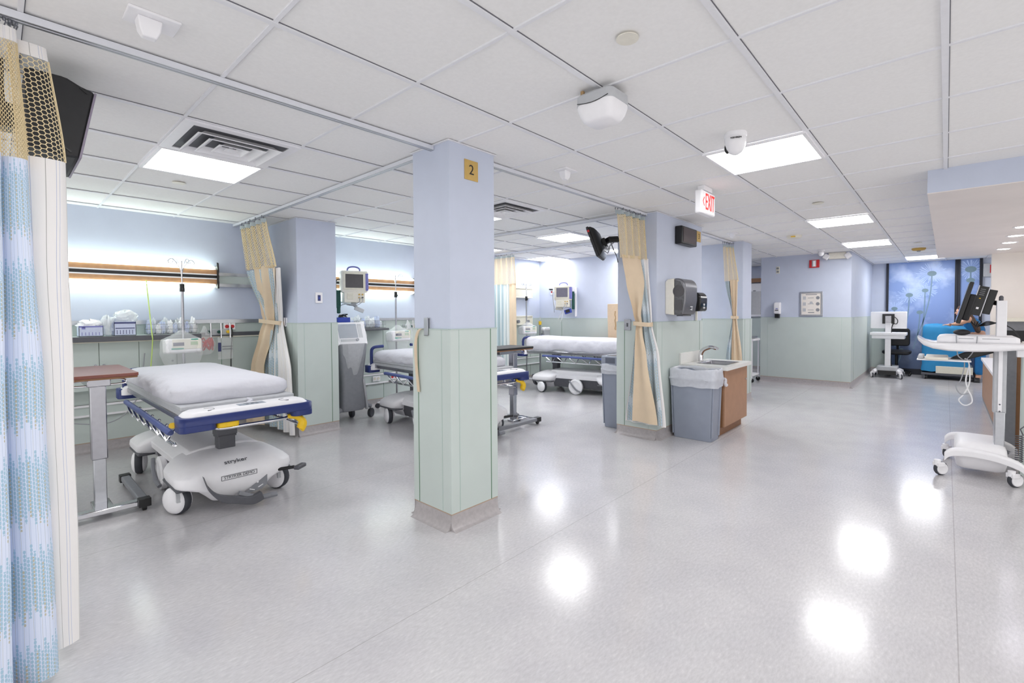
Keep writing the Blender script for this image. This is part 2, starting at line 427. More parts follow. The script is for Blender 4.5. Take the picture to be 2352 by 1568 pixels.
wainscot('trim_5', [('y', YB, XM, 2.19, -1, [1.3, 1.72]), ('y', YB, 2.63, XS, -1, [3.8, 5.0, 6.2, 7.1])])
wainscot('trim_6', [('x', XS, 2.5, YB, -1, [2.9, 4.47, 5.7])])
wainscot('trim_7', [('x', 9.92, 1.255, 2.73, -1, [-1.39, -2.60]), ('y', 1.255, 9.91, XE, -1, [10.2])])
wainscot('trim_8', [('x', XE, 1.0, 1.255, -1, [])])
for i, (x0, y0, x1, y1) in enumerate(((1.83, 2.27, 2.24, 2.67), (4.575, 2.27, 5.815, 2.765), (7.315, 2.255, 7.755, 2.505), (2.175, 5.315, 2.645, YB))):
    struct(M().box(x0, y0, CEIL-.004, x1, y1, CEIL+.0005).out('trim_%d' % (10+i), 'teebar', smooth=False))
# bumper rails and bands on the back wall
r = M(); r.box(XM, YB-.03, .36, 2.19, YB, .475); r.box(XM, YB-.045, .455, 2.19, YB, .475, 1); r.box(XM, YB-.045, .36, 2.19, YB, .378, 1)
r.box(2.63, YB-.03, .33, XS, YB, .475); r.box(2.63, YB-.045, .455, XS, YB, .475, 1); r.box(2.63, YB-.045, .33, XS, YB, .35, 1)
struct(r.out('trim_20', ['paint_sage', 'white'], smooth=False))
r = M(); r.box(1.66, YB-.05, 1.68, 2.18, YB, 1.82); r.box(1.66, YB-.06, 1.79, 2.18, YB, 1.825, 1); r.box(1.66, YB-.06, 1.665, 2.18, YB, 1.70, 1)
r.box(2.64, YB-.05, 1.68, 4.6, YB, 1.82); r.box(2.64, YB-.06, 1.79, 4.6, YB, 1.825, 1); r.box(2.64, YB-.06, 1.665, 4.6, YB, 1.70, 1)
struct(r.out('trim_21', ['paint_sage', 'alu'], smooth=False))
r = M(); r.box(XM, YB-.03, 1.25, 2.18, YB-.01, 1.292); r.box(2.64, YB-.03, 1.25, 4.6, YB-.01, 1.285); r.box(1.42, YB-.03, 1.10, 2.18, YB-.01, 1.145, 1); r.box(1.42, YB-.03, 1.088, 2.18, YB-.01, 1.10, 2)
struct(r.out('trim_22', ['alu', 'grey_dark', 'cream'], smooth=False))
# room beyond the gap, and the opening's head
struct(M().box(11.6, 2.74, 0, 11.7, YB, CEIL).out('wall_inner', 'paint_blue', smooth=False))
wainscot('trim_23', [('x', 11.6, 2.74, YB, -1, [])])
struct(M().box(11.5, 2.74, 2.03, 11.6, 4.4, 2.12).out('trim_24', 'wood_edge', smooth=False))

# windows at the end of the hall: printed film in dark frames
def window(name, y0, y1):
    x = XE
    f = M()
    for a, b in ((y0-.035, y0+.01), (y1-.01, y1+.035)): f.box(x-.05, a, .0, x, b, CEIL)
    f.box(x-.05, y0, 0, x, y1, .12)
    fr = struct(f.out(name, 'film_frame', smooth=False))
    M().box(x-.02, y0, .12, x-.004, y1, CEIL).out('printed_film', 'sky_print', fr, smooth=False)
    return fr
W1 = window('window_1', -.135, .965); W2 = window('window_2', -.50, -.20)
def flower(parent, y, z, h, r, lean, puff=1, seed=0):
    rnd = random.Random(seed); x = XE-.0215
    m = M(); st = M(); pf = M()
    m.loft([[(x-.002*k, y+r*math.cos(2*PI*i/20), z+.72*r*math.sin(2*PI*i/20)) for i in range(20)] for k in (0, 1)])
    pts = [(x-.0004, y+lean*t*t, z-.6*r-(h)*t) for t in [i/8 for i in range(9)]]
    st.loft([[(p[0]-d, p[1]+o, p[2]) for d, o in ((0, -.011), (0, .011), (.0015, .011), (.0015, -.011))] for p in pts])
    if puff:
        n = 46
        for i in range(n):
            a = 2*PI*i/n+rnd.uniform(-.06, .06); l = r*rnd.uniform(2.2, 3.9); wd = .055
            c, s = math.cos(a), math.sin(a); cw, sw = math.cos(a+wd), math.sin(a+wd)
            L = []
            for yy, zz in ((y+r*.6*c, z+r*.5*s), (y+l*c, z+l*.8*s), (y+l*cw, z+l*.8*sw), (y+r*.6*cw, z+r*.5*sw)):
                L.append((min(max(yy, parent['lo']), parent['hi']), min(max(zz, .14), CEIL-.02)))
            pf.loft([[(x+d, q[0], q[1]) for q in L] for d in (.0008, .0)])
        pf.out('printed_puff', 'print_puff', parent, smooth=False)
    m.out('printed_head', 'print_head', parent, smooth=False); st.out('printed_stem', 'print_stem', parent, smooth=False)
W1['lo'], W1['hi'] = -.125, .955; W2['lo'], W2['hi'] = -.49, -.21
for k, a in enumerate(((.235, 2.14, 1.25, .075, .22), (.60, 1.70, 1.1, .062, .16), (.34, 1.79, 1.0, .055, .06), (.85, 1.41, .8, .055, -.02), (.42, 1.33, .75, .055, .1), (.72, .52, .35, .04, .1))):
    flower(W1, *a, puff=k not in (4, 5), seed=k)
for k, a in enumerate(((-.36, 2.19, .45, .085, .03), (-.36, 1.97, .9, .065, .05))): flower(W2, *a, puff=k == 0, seed=20+k)

# curtain tracks
TK = 'curtain tracks on the ceiling'
def track(label, p0, p1):
    (x0, y0), (x1, y1) = p0, p1; m = M(); h = .017
    z0, z1 = CEIL-.028, CEIL-.002
    if x0 == x1: m.box(x0-h, y0, z0, x0+h, y1, z1).box(x0-h, y0, z0-.002, x0-.006, y1, z0, 1).box(x0+.006, y0, z0-.002, x0+h, y1, z0, 1)
    else: m.box(x0, y0-h, z0, x1, y0+h, z1).box(x0, y0-h, z0-.002, x1, y0-.006, z0, 1).box(x0, y0+.006, z0-.002, x1, y0+h, z0, 1)
    return tag(m.out('curtain_track', ['track_white', 'alu'], smooth=False), label, 'curtain track', TK)
track('white curtain track running from the left edge to the column with plaque 2', (-2.5, 2.445), (1.843, 2.445))
track('white curtain track from the column with plaque 2 back to the first bay wall', (1.88, 2.67), (1.88, YB-.01))
track('white curtain track between the column with plaque 2 and the pier with plaque 3', (2.228, 2.41), (4.588, 2.41))
track('white curtain track running back from the pier with plaque 3', (4.46, 2.46), (4.46, YB-.01))
track('white curtain track over the striped curtain at the back wall', (5.90, 2.80), (5.90, YB-.01))
track('white curtain track between the pier with plaque 3 and the narrow column beyond', (5.802, 2.43), (7.328, 2.43))

# ================================================================== CEILING FITTINGS
def light_panel(i, j, label, group, mt='panel_light'):
    x0, y0 = 1.305+.61*i, .018+.61*j
    t = thing('ceiling_light', label, 'ceiling light', (x0+.305, y0+.305, CEIL-.004), 0, group)
    f = M()
    for a, b, c, d in ((-.303, -.303, .303, -.283), (-.303, .283, .303, .303), (-.303, -.283, -.283, .283), (.283, -.283, .303, .283)): f.box(a, b, -.010, c, d, .002)
    f.out('frame', 'white', t, smooth=False)
    M().box(-.283, -.283, -.006, .283, .283, .001).out('diffuser', mt, t, smooth=False)
    return t
HL = 'square light panels over the hall'; BL = 'square light panels over the bays'
light_panel(3, 1, 'large bright square ceiling light beside the dome camera', HL)
light_panel(8, 1, 'bright ceiling light over the hall, second from the camera', HL)
light_panel(12, 1, 'bright ceiling light over the hall, third from the camera', HL, 'panel_light_far')
light_panel(17, 0, 'bright ceiling light over the hall nearest the flower print window', HL, 'panel_light_far')
light_panel(-2, 1, 'added unseen ceiling light over the hall behind the camera', HL)  # unseen panel, added to light the near end of the hall
light_panel(1, -4, 'added ceiling light to the right of the camera, outside the view', HL)  # another added panel out of view, fills the room with more light
light_panel(-1, 6, 'bright square ceiling light below the left air vent, over the first bed', BL, 'panel_light_bay')
light_panel(3, 6, 'bright ceiling light half hidden behind the column with plaque 2, below the air vent', BL, 'panel_light_bay')
light_panel(6, 6, 'large bright diamond shaped ceiling light over the third bay, left of the tilted television', BL)
light_panel(9, 6, 'bright ceiling light behind the tilted television, against the curtain on the pier', BL, 'panel_light_far')
light_panel(9, 9, 'bright ceiling light in the far corner of the bays', BL, 'panel_light_bay')
light_panel(6, 9, 'small bright ceiling light right of the column with plaque 2, above the striped curtain', BL)
light_panel(14, 6, 'bright ceiling light inside the room beyond the narrow column', BL)

def vent(i, j, label):
    x0, y0 = 1.305+.61*i, .018+.61*j
    t = thing('air_vent', label, 'air vent', (x0+.305, y0+.305, CEIL-.004), 0, 'ceiling air vents')
    M().box(-.3, -.3, -.002, .3, .3, .001).out('back_plate', 'grey_dark', t, smooth=False)
    f = M()
    for a, b, c, d in ((-.302, -.302, .302, -.25), (-.302, .25, .302, .302), (-.302, -.25, -.25, .25), (.25, -.25, .302, .25)): f.box(a, b, -.008, c, d, .002)
    f.out('frame', 'white', t, smooth=False)
    for k, h in enumerate((.225, .155, .085)):
        m = M(); zo = -.030; hi = h-.045
        def q(s, z): return [(-s, -s, z), (s, -s, z), (s, s, z), (-s, s, z)]
        m.loft([q(h, zo), q(h, zo-.003), q(h-.008, zo-.003), q(hi, -.003), q(hi, .0), q(h-.012, zo), q(h, zo)], 0, cap=False)
        m.out('cone', 'white', t, smooth=False)
    M().box(-.03, -.03, -.03, .03, .03, -.026).box(-.008, -.008, -.027, .008, .008, 0).out('centre_plate', 'white', t, smooth=False)
vent(-1, 5, 'square white air vent with nested louvres, above the left ceiling light')
vent(3, 5, 'square white air vent at the right edge of the column with plaque 2')

def sprinkler(x, y, label, r=.045):
    m = M(); m.lathe([(0, .0), (r*.55, .0), (r*.55, -.006), (r, -.006), (r, -.009), (0, -.0095)], (x, y, CEIL+.004))
    tag(m.out('sprinkler_cover', 'offwhite'), label, 'sprinkler cover', 'round sprinkler covers')
sprinkler(1.63, .935, 'round white sprinkler cover on the ceiling left of the hall, nearest the camera', .043)
sprinkler(1.0, 4.62, 'round white sprinkler cover below the left ceiling light', .045)
sprinkler(5.3, .95, 'round white sprinkler cover in front of the second hall light', .05)
sprinkler(5.95, 4.0, 'round grey sprinkler cover near the tilted television', .045)
sprinkler(9.35, .34, 'round white sprinkler cover beside the yellowed smoke detector', .05)

def nurse_sensor(x, y, label, rz=0):
    t = thing('ceiling_sensor', label, 'ceiling sensor', (x, y, CEIL+.006), rz, 'white wedge ceiling sensors')
    M().box(-.075, -.06, -.010, .075, .06, 0).out('plate', 'white', t, bevel=.003)
    m = M(); m.loft([[(a*w-.01, b*d, z) for a, b in ((-1,-1),(1,-1),(1,1),(-1,1))] for w, d, z in ((.036, .030, -.010), (.030, .026, -.05), (.02, .016, -.072))])
    m.out('lens', 'white', t, bevel=.004)
nurse_sensor(.40, 2.16, 'white plate sensor with wedge lens on the ceiling at upper left')
nurse_sensor(2.83, 2.14, 'white wedge sensor on the ceiling right of plaque 2')
nurse_sensor(6.55, 2.16, 'white wedge sensor on the ceiling between the pier and the narrow column')

# white rounded housing on a bracket
t = thing('ceiling_detector', 'white rounded detector housing hanging from the ceiling in the middle of the hall', 'detector', (1.945, 1.25, CEIL), .0)
M().box(-.02, -.02, -.03, .03, .02, 0).out('bracket', 'black', t, bevel=.003)
M().box(.045, -.055, -.02, .06, -.04, 0).out('spacer', 'cardboard_cut', t); M().box(-.075, .06, -.02, -.06, .075, 0).out('spacer', 'cardboard_cut', t)
def hsec(hx, hy, r, z, ox=0, oy=0): return [(a+ox, b+oy, z) for a, b in rrect(hx, hy, r, 4)]
m = M(); m.loft([hsec(.078, .092, .03, -.018), hsec(.086, .1, .032, -.026), hsec(.088, .102, .032, -.07)])
m.out('housing', 'grey_light', t)
m = M(); m.loft([hsec(.0865, .1005, .032, -.066), hsec(.086, .1, .032, -.085), hsec(.078, .092, .034, -.115), hsec(.066, .08, .034, -.14), hsec(.055, .068, .03, -.149)])
m.out('cover', 'white', t)
a = M(); a.tube([(-.0885, .085-.17*i/10, -.062-.012*math.sin(PI*i/10)) for i in range(11)], .0018, 5).out('seam', 'black', t)

# dome camera with maker's lettering
t = thing('dome_camera', 'white dome camera on the ceiling beside the large hall light', 'security camera', (2.93, .955, CEIL))
m = M(); m.lathe([(0, .006), (.062, .006), (.064, -.012), (.06, -.02), (.058, -.022), (0, -.022)], (0, 0, 0)); m.out('mounting_ring', 'white', t)
m = M(); m.lathe([(.06, -.0225), (.061, -.03), (.059, -.055), (.05, -.085), (.036, -.106), (.018, -.117), (0, -.119)], (0, 0, 0), n=32); m.out('dome', 'white_gloss', t)
m = M(); m.sphere((-.012, .042, -.072), (.016, .018, .036), 16, 10); m.out('lens', 'black_gloss', t)
text('lettering', 'HIKVISION', .013, (-.058, -.022, -.037), (PI/2, 0, -1.2), 'ink', t, .003)

t = thing('small_dome_camera', 'small white round camera on the ceiling above the red fire alarm', 'security camera', (9.35, 1.62, CEIL))
M().lathe([(0, .005), (.06, .005), (.06, -.02), (0, -.022)]).out('mount', 'white', t)
M().sphere((.0, 0, -.055), (.048, .048, .048)).out('ball', 'white_gloss', t)

def smoke(x, y, label, mt, warn):
    t = thing('smoke_detector', label, 'smoke detector', (x, y, CEIL), 0, None)
    M().lathe([(0, .005), (.095, .005), (.095, -.012), (.08, -.03), (.045, -.036), (0, -.036)]).out('housing', mt, t)
    if warn: M().box(-.1, -.035, -.026, -.086, .02, -.013).out('sticker', 'yellow', t)
    else: M().lathe([(0, -.0365), (.03, -.0365), (.022, -.05), (0, -.052)]).out('sensor_head', 'grey_mid', t)
smoke(7.35, 1.60, 'flat white smoke detector with yellow sticker, left of the second hall light', 'offwhite', 1)
smoke(10.25, .36, 'yellowed smoke detector on the ceiling near the far hall light', 'amber', 0)

# hanging exit sign
t = thing('exit_sign', 'white exit sign with red letters hanging from the hall ceiling', 'exit sign', (4.0, 1.55, 0))
M().box(-.09, -.03, CEIL-.035, .09, .03, CEIL+.005).out('canopy', 'white', t, bevel=.004)
M().box(-.15, -.03, 2.17, .15, .03, 2.36).out('housing', 'white', t, bevel=.012, seg=3)
M().box(-.135, -.0315, 2.18, .14, -.029, 2.352).out('face', 'sign_face', t)
text('lettering', 'EXIT', .195, (.027, -.033, 2.264), (PI/2, 0, 0), 'red_sign', t, .001, sx=.50)
m = M(); m.prism([(-.128, 2.266), (-.10, 2.305), (-.093, 2.298), (-.116, 2.266), (-.093, 2.234), (-.10, 2.227)], 'y', -.0335, -.032)
m.out('arrow', 'red_sign', t, smooth=False)

# emergency light with two lamp heads
t = thing('emergency_light', 'white emergency light with two lamp heads at the ceiling corner', 'emergency light', (9.92, 1.46, 0))
M().box(-.09, -.13, 2.285, 0, .13, 2.395).out('case', 'offwhite', t, bevel=.01)
for s in (1, -1):
    m = M(); m.obb((-.10, s*.165, 2.325), (.06, .09, .09), Matrix.Rotation(.6*s, 3, 'X')@Matrix.Rotation(.3, 3, 'Y')); m.out('lamp_head', 'white', t, bevel=.012)

# downlights in the soffit
for k, x in enumerate((7.15, 7.93, 8.66, 9.5)):
    t = thing('downlight', ('first', 'second', 'third', 'fourth')[k]+' round downlight in the soffit, counted from the near end', 'downlight', (x, -.60, 2.230), 0, 'round downlights in the soffit')
    M().lathe([(.085, .003), (.085, -.004), (.065, -.004), (.062, .002)]).out('trim_ring', 'white', t)
    M().lathe([(0, -.006), (.062, -.003), (.062, .002), (0, .002)]).out('lamp', 'downlight', t)

# ================================================================== WALL FITTINGS
def plaque(name, body, x, z, y, label, sz=.115):
    t = thing(name, label, 'sign', (x, y, z))
    M().box(-sz/2, -.005, -sz*.56, sz/2, 0, sz*.56).out('plate', 'gold', t, bevel=.001)
    text('number', body, sz*.78, (0, -.0055, 0), (PI/2, 0, 0), 'ink', t)
plaque('number_plaque', '2', 2.024, 2.254, 2.285, 'gold square plaque with a black 2 on the near column', .112)
plaque('number_plaque', '3', 5.70, 2.27, 2.285, 'gold square plaque with a black 3 on the pier above the sink', .115)

t = thing('curtain_hook', 'grey metal curtain hook with a hanging tan strap on the near column', 'curtain hook', (1.845, 2.505, 1.26))
M().box(-.004, -.02, -.055, 0, .02, .06).box(-.022, -.02, -.055, -.016, .02, .06).box(-.022, -.02, -.055, 0, .02, -.05).out('clip', 'alu', t, bevel=.002)
m = M(); pts = smoothpath([(-.012, .005, -.01), (-.03, .06, -.02), (-.032, .095, -.10), (-.026, .10, -.25), (-.02, .085, -.425)], 6)
m.loft([[(p.x+dx, p.y+dy, p.z) for dx, dy in ((-.003, -.012), (.003, -.012), (.003, .012), (-.003, .012))] for p in pts])
m.out('strap', 'tan_cloth', t)

t = thing('wall_thermostat', 'small white wall plate with a dark blue display on the column by the first bed', 'thermostat', (2.425, 5.33, 1.532))
M().box(-.04, -.012, -.06, .04, 0, .06).out('plate', 'white', t, bevel=.004)
M().box(-.016, -.0145, -.035, .016, -.011, .03).out('display', 'label_dark', t)
M().box(-.006, -.016, -.012, .006, -.0142, .005).out('light', 'blue_bright', t)

# paper towel dispenser
t = thing('paper_towel_dispenser', 'large smoked grey paper towel dispenser on the pier above the bin', 'paper towel dispenser', (4.955, 2.285, 1.32))
def towel(y0, n=10):
    top = [(-.225+.1*(1-math.cos(a)), .30+.09*math.sin(a)) for a in [PI/2*i/n for i in range(n+1)]]
    return top
m = M(); m.prism([(0, .012), (-.10, .0), (-.10, .392), (-.03, .385), (0, .36)], 'x', -.165, .165); m.out('back_box', 'offwhite', t, bevel=.008)
pr = [(-.10, .0), (-.19, .004), (-.205, .03), (-.225, .16), (-.225, .29)]+[(-.225+.09*(1-math.cos(a)), .29+.10*math.sin(a)) for a in [PI/2*i/8 for i in range(1, 9)]]+[(-.10, .392)]
m = M(); m.prism(pr, 'x', -.16, .16); m.out('cover', 'smoke_metal', t, bevel=.012)
m = M(); m.prism([(-.105, .012), (-.185, .012), (-.195, .04), (-.21, .17), (-.205, .28), (-.17, .355), (-.105, .375)], 'x', -.163, -.1605); m.out('side_window', 'smoke', t)
m = M(); m.cyl((-.1655, -.15, .255), (-.1635, -.15, .255), .062, n=28).box(-.1655, -.19, .05, -.1635, -.11, .16); m.out('paper_roll', 'screen', t)
M().box(-.12, -.18, -.012, .1, -.11, .002).out('paper_slot', 'grey_dark', t, bevel=.003)
M().box(-.03, -.2262, .085, .03, -.2235, .092).box(.01, -.2262, .05, .018, -.2235, .08).box(-.03, -.2262, .055, .01, -.2235, .06).out('printed_mark', 'white', t)

# black soap dispenser
t = thing('soap_dispenser', 'glossy black rounded soap dispenser beside the paper towel dispenser', 'soap dispenser', (5.50, 2.285, 1.36))
pr = [(0, 0), (-.13, 0), (-.145, .02), (-.15, .14)]+[(-.15+.075*(1-math.cos(a)), .14+.085*math.sin(a)) for a in [PI/2*i/8 for i in range(1, 9)]]+[(0, .225)]
M().prism(pr, 'x', -.105, .105).out('body', 'black_gloss', t, bevel=.012)
M().box(-.025, -.153, .03, .03, -.144, .055).box(-.02, -.153, .065, .025, -.144, .09).out('push_mark', 'grey_light', t, bevel=.003)
M().box(.08, -.03, -.11, .105, -.01, 0).out('side_bracket', 'offwhite', t)

# dark display box
t = thing('wall_display', 'small black wall display with a dark reddish screen on the pier', 'display', (5.235, 2.285, 2.21))
M().box(-.21, -.085, -.10, .21, 0, .10).out('case', 'black', t, bevel=.012)
M().box(-.175, -.0875, -.078, .175, -.083, .082).out('screen', 'screen_red', t)

t = thing('light_switch', 'grey steel switch plate behind the tied tan curtain on the pier', 'switch', (4.578, 2.62, 1.215))
M().box(-.008, -.04, -.06, 0, .04, .06).out('plate', 'steel', t, bevel=.002); M().box(-.014, -.008, -.02, -.007, .008, .02).out('toggle', 'grey_dark', t)

# fittings on the far block wall
X = 9.92
t = thing('sanitizer_dispenser', 'white hand sanitizer dispenser with black drip tray on the far blue wall', 'sanitizer dispenser', (X, 2.42, 1.40))
m = M(); m.prism([(0, -.09), (-.09, -.09), (-.105, -.06), (-.11, .09), (-.09, .125), (0, .135)], 'y', -.055, .055); m.out('body', 'white', t, bevel=.014)
M().box(-.1, -.036, -.165, -.01, .036, -.088).out('drip_tray', 'black', t, bevel=.004)
M().box(-.113, -.028, -.025, -.104, .03, -.01).out('window_slot', 'screen', t); M().box(-.112, -.02, .005, -.108, .018, .02).out('badge', 'purple', t)

t = thing('framed_notice', 'framed white notice with round pictures on the far blue wall', 'poster', (X, 1.865, 1.495))
f = M()
for a, b, c, d in ((-.185, -.225, .185, -.195), (-.185, .195, .185, .225), (-.185, -.195, -.155, .195), (.155, -.195, .185, .195)): f.box(-.022, a, b, 0, c, d)
f.out('frame', 'alu', t, bevel=.004)
M().box(-.01, -.157, -.197, -.002, .157, .197).out('sheet', 'paint_beige', t, smooth=False)
for k, (yy, zz, s) in enumerate(((-.105, .11, .03), (-.105, .0, .03), (-.105, -.11, .03), (.0, .02, .026))):
    M().cyl((-.0105, yy, zz), (-.0125, yy, zz), s, n=18).out('picture', ('grey_mid', 'grey_mid', 'grey_mid', 'grey_light')[k], t)
for zz in (.11, .0, -.11): M().box(-.0125, .085, zz-.03, -.0095, .135, zz+.03).out('tile_picture', 'grey_light', t)
m = M(); m.box(-.0115, -.09, .165, -.0095, .09, .178)
for zz in (.11, 0, -.11): m.box(-.0115, -.04, zz-.004, -.0095, .055, zz+.004)
m.box(-.0115, -.05, -.165, -.0095, .05, -.15); m.out('print', 'grey_mid', t, smooth=False)

t = thing('fire_alarm', 'red fire alarm strobe high on the far blue wall', 'fire alarm', (X, 1.82, 2.225))
M().box(-.035, -.08, -.07, 0, .08, .07).out('case', 'red', t, bevel=.005)
M().box(-.06, -.018, -.05, -.034, .02, .055).out('strobe', 'white_gloss', t, bevel=.008); M().box(-.038, -.032, -.055, -.034, .036, .06).out('bezel', 'grey_light', t)
t = thing('wall_chime', 'small beige twin wall plate left of the red fire alarm', 'wall plate', (X, 2.43, 2.15))
M().box(-.012, -.03, -.065, 0, .03, .065).out('plate', 'cream', t, bevel=.004)
for zz in (.03, -.03): M().cyl((-.011, 0, zz), (-.017, 0, zz), .02, n=16).out('grille', 'grey_mid', t)
t = thing('wall_box', 'grey wall box with a red strip beside the far window', 'wall box', (XE, -.60, 2.16))
M().box(-.05, -.07, -.13, 0, .06, .13).out('case', 'grey_light', t, bevel=.005); M().box(-.053, -.065, -.06, -.049, -.035, .10).out('red_strip', 'red', t)

# sockets
def socket(name, x, y, z, label, face, red=True):
    t = thing(name, label, 'socket', (x, y, z), {'y': 0, 'x': -PI/2}[face])
    M().box(-.06, -.008, -.038, .06, 0, .038).out('plate', 'white', t, bevel=.003)
    for k in (-.028, .028): M().cyl((k, -.007, 0), (k, -.013, 0), .02, n=16).out('outlet', 'red' if red else 'cream', t)
socket('wall_socket', 1.80, YB-.03, 1.21, 'white socket plate with red outlets on the back wall of the first bay', 'y')
socket('wall_socket', 3.66, YB-.045, .405, 'white socket plate low on the wall behind the second bed, nearer the ventilator', 'y', False)
socket('wall_socket', 3.95, YB-.045, .405, 'white socket plate with red outlets low on the wall behind the second bed', 'y')
t = thing('wall_socket', 'white socket plate with a red outlet and black plug beside the corner patient monitor', 'socket', (XS, 5.95, 1.79), 0)
M().box(-.008, -.035, -.075, 0, .035, .075).out('plate', 'white', t, bevel=.003); M().cyl((-.007, 0, -.02), (-.014, 0, -.02), .018).out('outlet', 'red', t)
M().box(-.05, -.035, .02, -.006, .04, .045).out('plug', 'black', t, bevel=.005)

# ================================================================== CURTAINS
def lerp(a, b, t): return a+(b-a)*t
def wave(ax, ay, bx, by, nf, amp, n=None, ph=0.):
    """plan polyline from A to B folded nf times with the given amplitude"""
    n = n or max(6, int(nf*8)); L = math.hypot(bx-ax, by-ay); ux, uy = (bx-ax)/L, (by-ay)/L; o = []
    for i in range(n+1):
        s = i/n; d = amp*math.sin(2*PI*nf*s+ph)
        o.append((ax+(bx-ax)*s-uy*d, ay+(by-ay)*s+ux*d))
    return o
class Sheet:
    """keys: [(z, plan polyline)], same number of points in each"""
    def __init__(s, keys, width, loc):
        s.k = sorted(keys, key=lambda k: k[0]); s.n = len(s.k[0][1])-1; s.w = width; s.loc = loc
    def at(s, u, z):
        ks = s.k; z = min(max(z, ks[0][0]), ks[-1][0]); i = 0
        while i < len(ks)-2 and z > ks[i+1][0]: i += 1
        t = (z-ks[i][0])/max(1e-6, ks[i+1][0]-ks[i][0]); t = t*t*(3-2*t)*.5+t*.5
        q = min(max(u/s.w, 0), 1)*s.n; j = min(int(q), s.n-1); f = q-j
        def pl(P):
            a, b = P[j], P[j+1]; p0, p3 = P[max(j-1, 0)], P[min(j+2, s.n)]
            return [.5*(2*a[c]+(b[c]-p0[c])*f+(2*p0[c]-5*a[c]+4*b[c]-p3[c])*f*f+(3*a[c]-p0[c]-3*b[c]+p3[c])*f**3) for c in (0, 1)]
        A, B = pl(ks[i][1]), pl(ks[i+1][1])
        x, y = lerp(A[0], B[0], t), lerp(A[1], B[1], t)
        w_ = noise.noise(V((x*7, y*7, z*2.3)))*.006
        return (x+w_-s.loc[0], y+w_-s.loc[1], z-s.loc[2])
    def cloth(s, name, mt, parent, z0, z1, nu=None, nz=28, hem=0):
        nu = nu or s.n*4
        us = [s.w*i/nu for i in range(nu+1)]; zs = [z0+(z1-z0)*i/nz for i in range(nz+1)]
        return M().grid(lambda u, z: s.at(u, z), us, zs, 0, lambda u, z: (u, z)).out(name, mt, parent, sharp=75)
    def net(s, parent, z0, z1, h, wd, mt='net_yarn', sy=1.0, name='mesh_top'):
        m = M(); dy = math.sqrt(3)*h*sy
        for i in range(int(s.w/(1.5*h))+1):
            for j in range(int((z1-z0)/dy)+2):
                cu, cz = i*1.5*h, z0+(j+(.5 if i % 2 else 0))*dy
                p = [(cu+h*math.cos(a), cz+h*sy*math.sin(a)) for a in (0, PI/3, 2*PI/3, PI)]
                for a, b in zip(p[:3], p[1:]):
                    if max(a[1], b[1]) > z1 or min(a[1], b[1]) < z0 or min(a[0], b[0]) < 0 or max(a[0], b[0]) > s.w: continue
                    du, dz = b[0]-a[0], b[1]-a[1]; l = math.hypot(du, dz); nx, nz = -dz/l*wd/2, du/l*wd/2
                    m.add([s.at(a[0]+nx, a[1]+nz), s.at(b[0]+nx, b[1]+nz), s.at(b[0]-nx, b[1]-nz), s.at(a[0]-nx, a[1]-nz)], [(0, 1, 2, 3)])
        for e in (0, s.w):
            if e: m.tube([s.at(s.w, z0+(z1-z0)*k/8) for k in range(9)], wd*.8, 5)
        return m.out(name, mt, parent, smooth=False, solid=.0012)
    def hooks(s, parent, z0, z1, n):
        for k in range(n):
            m = M(); p = V(s.at(s.w*(k+.5)/n, z0)); m.tube([p, p+V((.004, .004, (z1-z0)*.5)), p+V((-.003, -.003, z1-z0))], .0022, 5)
            m.sphere(p+V((0, 0, z1-z0-.006)), (.006, .006, .008), 6, 4)
            m.out('hook', 'hook', parent)

# --- foreground curtain at the left edge
loc = (.02, 2.45, 0)
t = thing('privacy_curtain', 'large dotted and striped curtain with tan mesh top at the left edge, nearest the camera', 'curtain', loc, 0, 'hospital privacy curtains')
PB = [(-.50, 2.44), (-.42, 2.37), (-.34, 2.44), (-.26, 2.40), (-.17, 2.345), (-.06, 2.335), (.0, 2.345), (.018, 2.365), (.002, 2.41), (-.012, 2.455), (.0, 2.475), (.035, 2.44), (.08, 2.425), (.115, 2.435), (.13, 2.46), (.122, 2.49), (.10, 2.52)]
PT = [(-.50, 2.46), (-.42, 2.41), (-.34, 2.46), (-.26, 2.43), (-.17, 2.40), (-.06, 2.39), (.01, 2.40), (.026, 2.42), (.016, 2.45), (.004, 2.475), (.015, 2.485), (.035, 2.46), (.058, 2.452), (.078, 2.458), (.087, 2.475), (.08, 2.495), (.065, 2.52)]
A = Sheet([(.03, PB), (1.1, [(lerp(a[0], b[0], .35), lerp(a[1], b[1], .35)) for a, b in zip(PB, PT)]), (1.92, PT), (2.36, [(x*.93-.006, lerp(y, 2.45, .55)) for x, y in PT])], 1.05, loc)
A.cloth('dotted_panel', 'cloth_dots', t, .03, 1.90, 120, 30)
WP = [(.055, 2.545), (.085, 2.525), (.12, 2.518), (.155, 2.522), (.18, 2.53), (.194, 2.545)]
B_ = Sheet([(.075, [(lerp(.10, .196, i/5), y) for i, (x, y) in enumerate(WP)]), (1.1, [(lerp(.085, .198, i/5), y) for i, (x, y) in enumerate(WP)]), (1.93, WP), (2.36, [(x*.75, lerp(y, 2.45, .5)) for x, y in WP])], .15, loc)
B_.cloth('striped_panel', 'cloth_stripe', t, .075, 1.93, 24, 24)
A.net(t, 1.90, 2.30, .0085, .0034); B_.net(t, 1.93, 2.28, .0095, .0026, 'net_yarn', name='mesh_edge')
A.cloth('heading', 'cloth_stripe', t, 2.30, 2.345, 60, 2); B_.cloth('heading_edge', 'cloth_stripe', t, 2.28, 2.325, 12, 2)
A.hooks(t, 2.345, CEIL-.028, 26)
M().sphere((-.04, -.05, .035), (.045, .035, .035)).sphere((.0, -.04, .03), (.03, .03, .03))
t = thing('floor_bumper', 'small glossy red and black object on the floor below the left dotted curtain', 'equipment', (-.015, 2.40, 0))
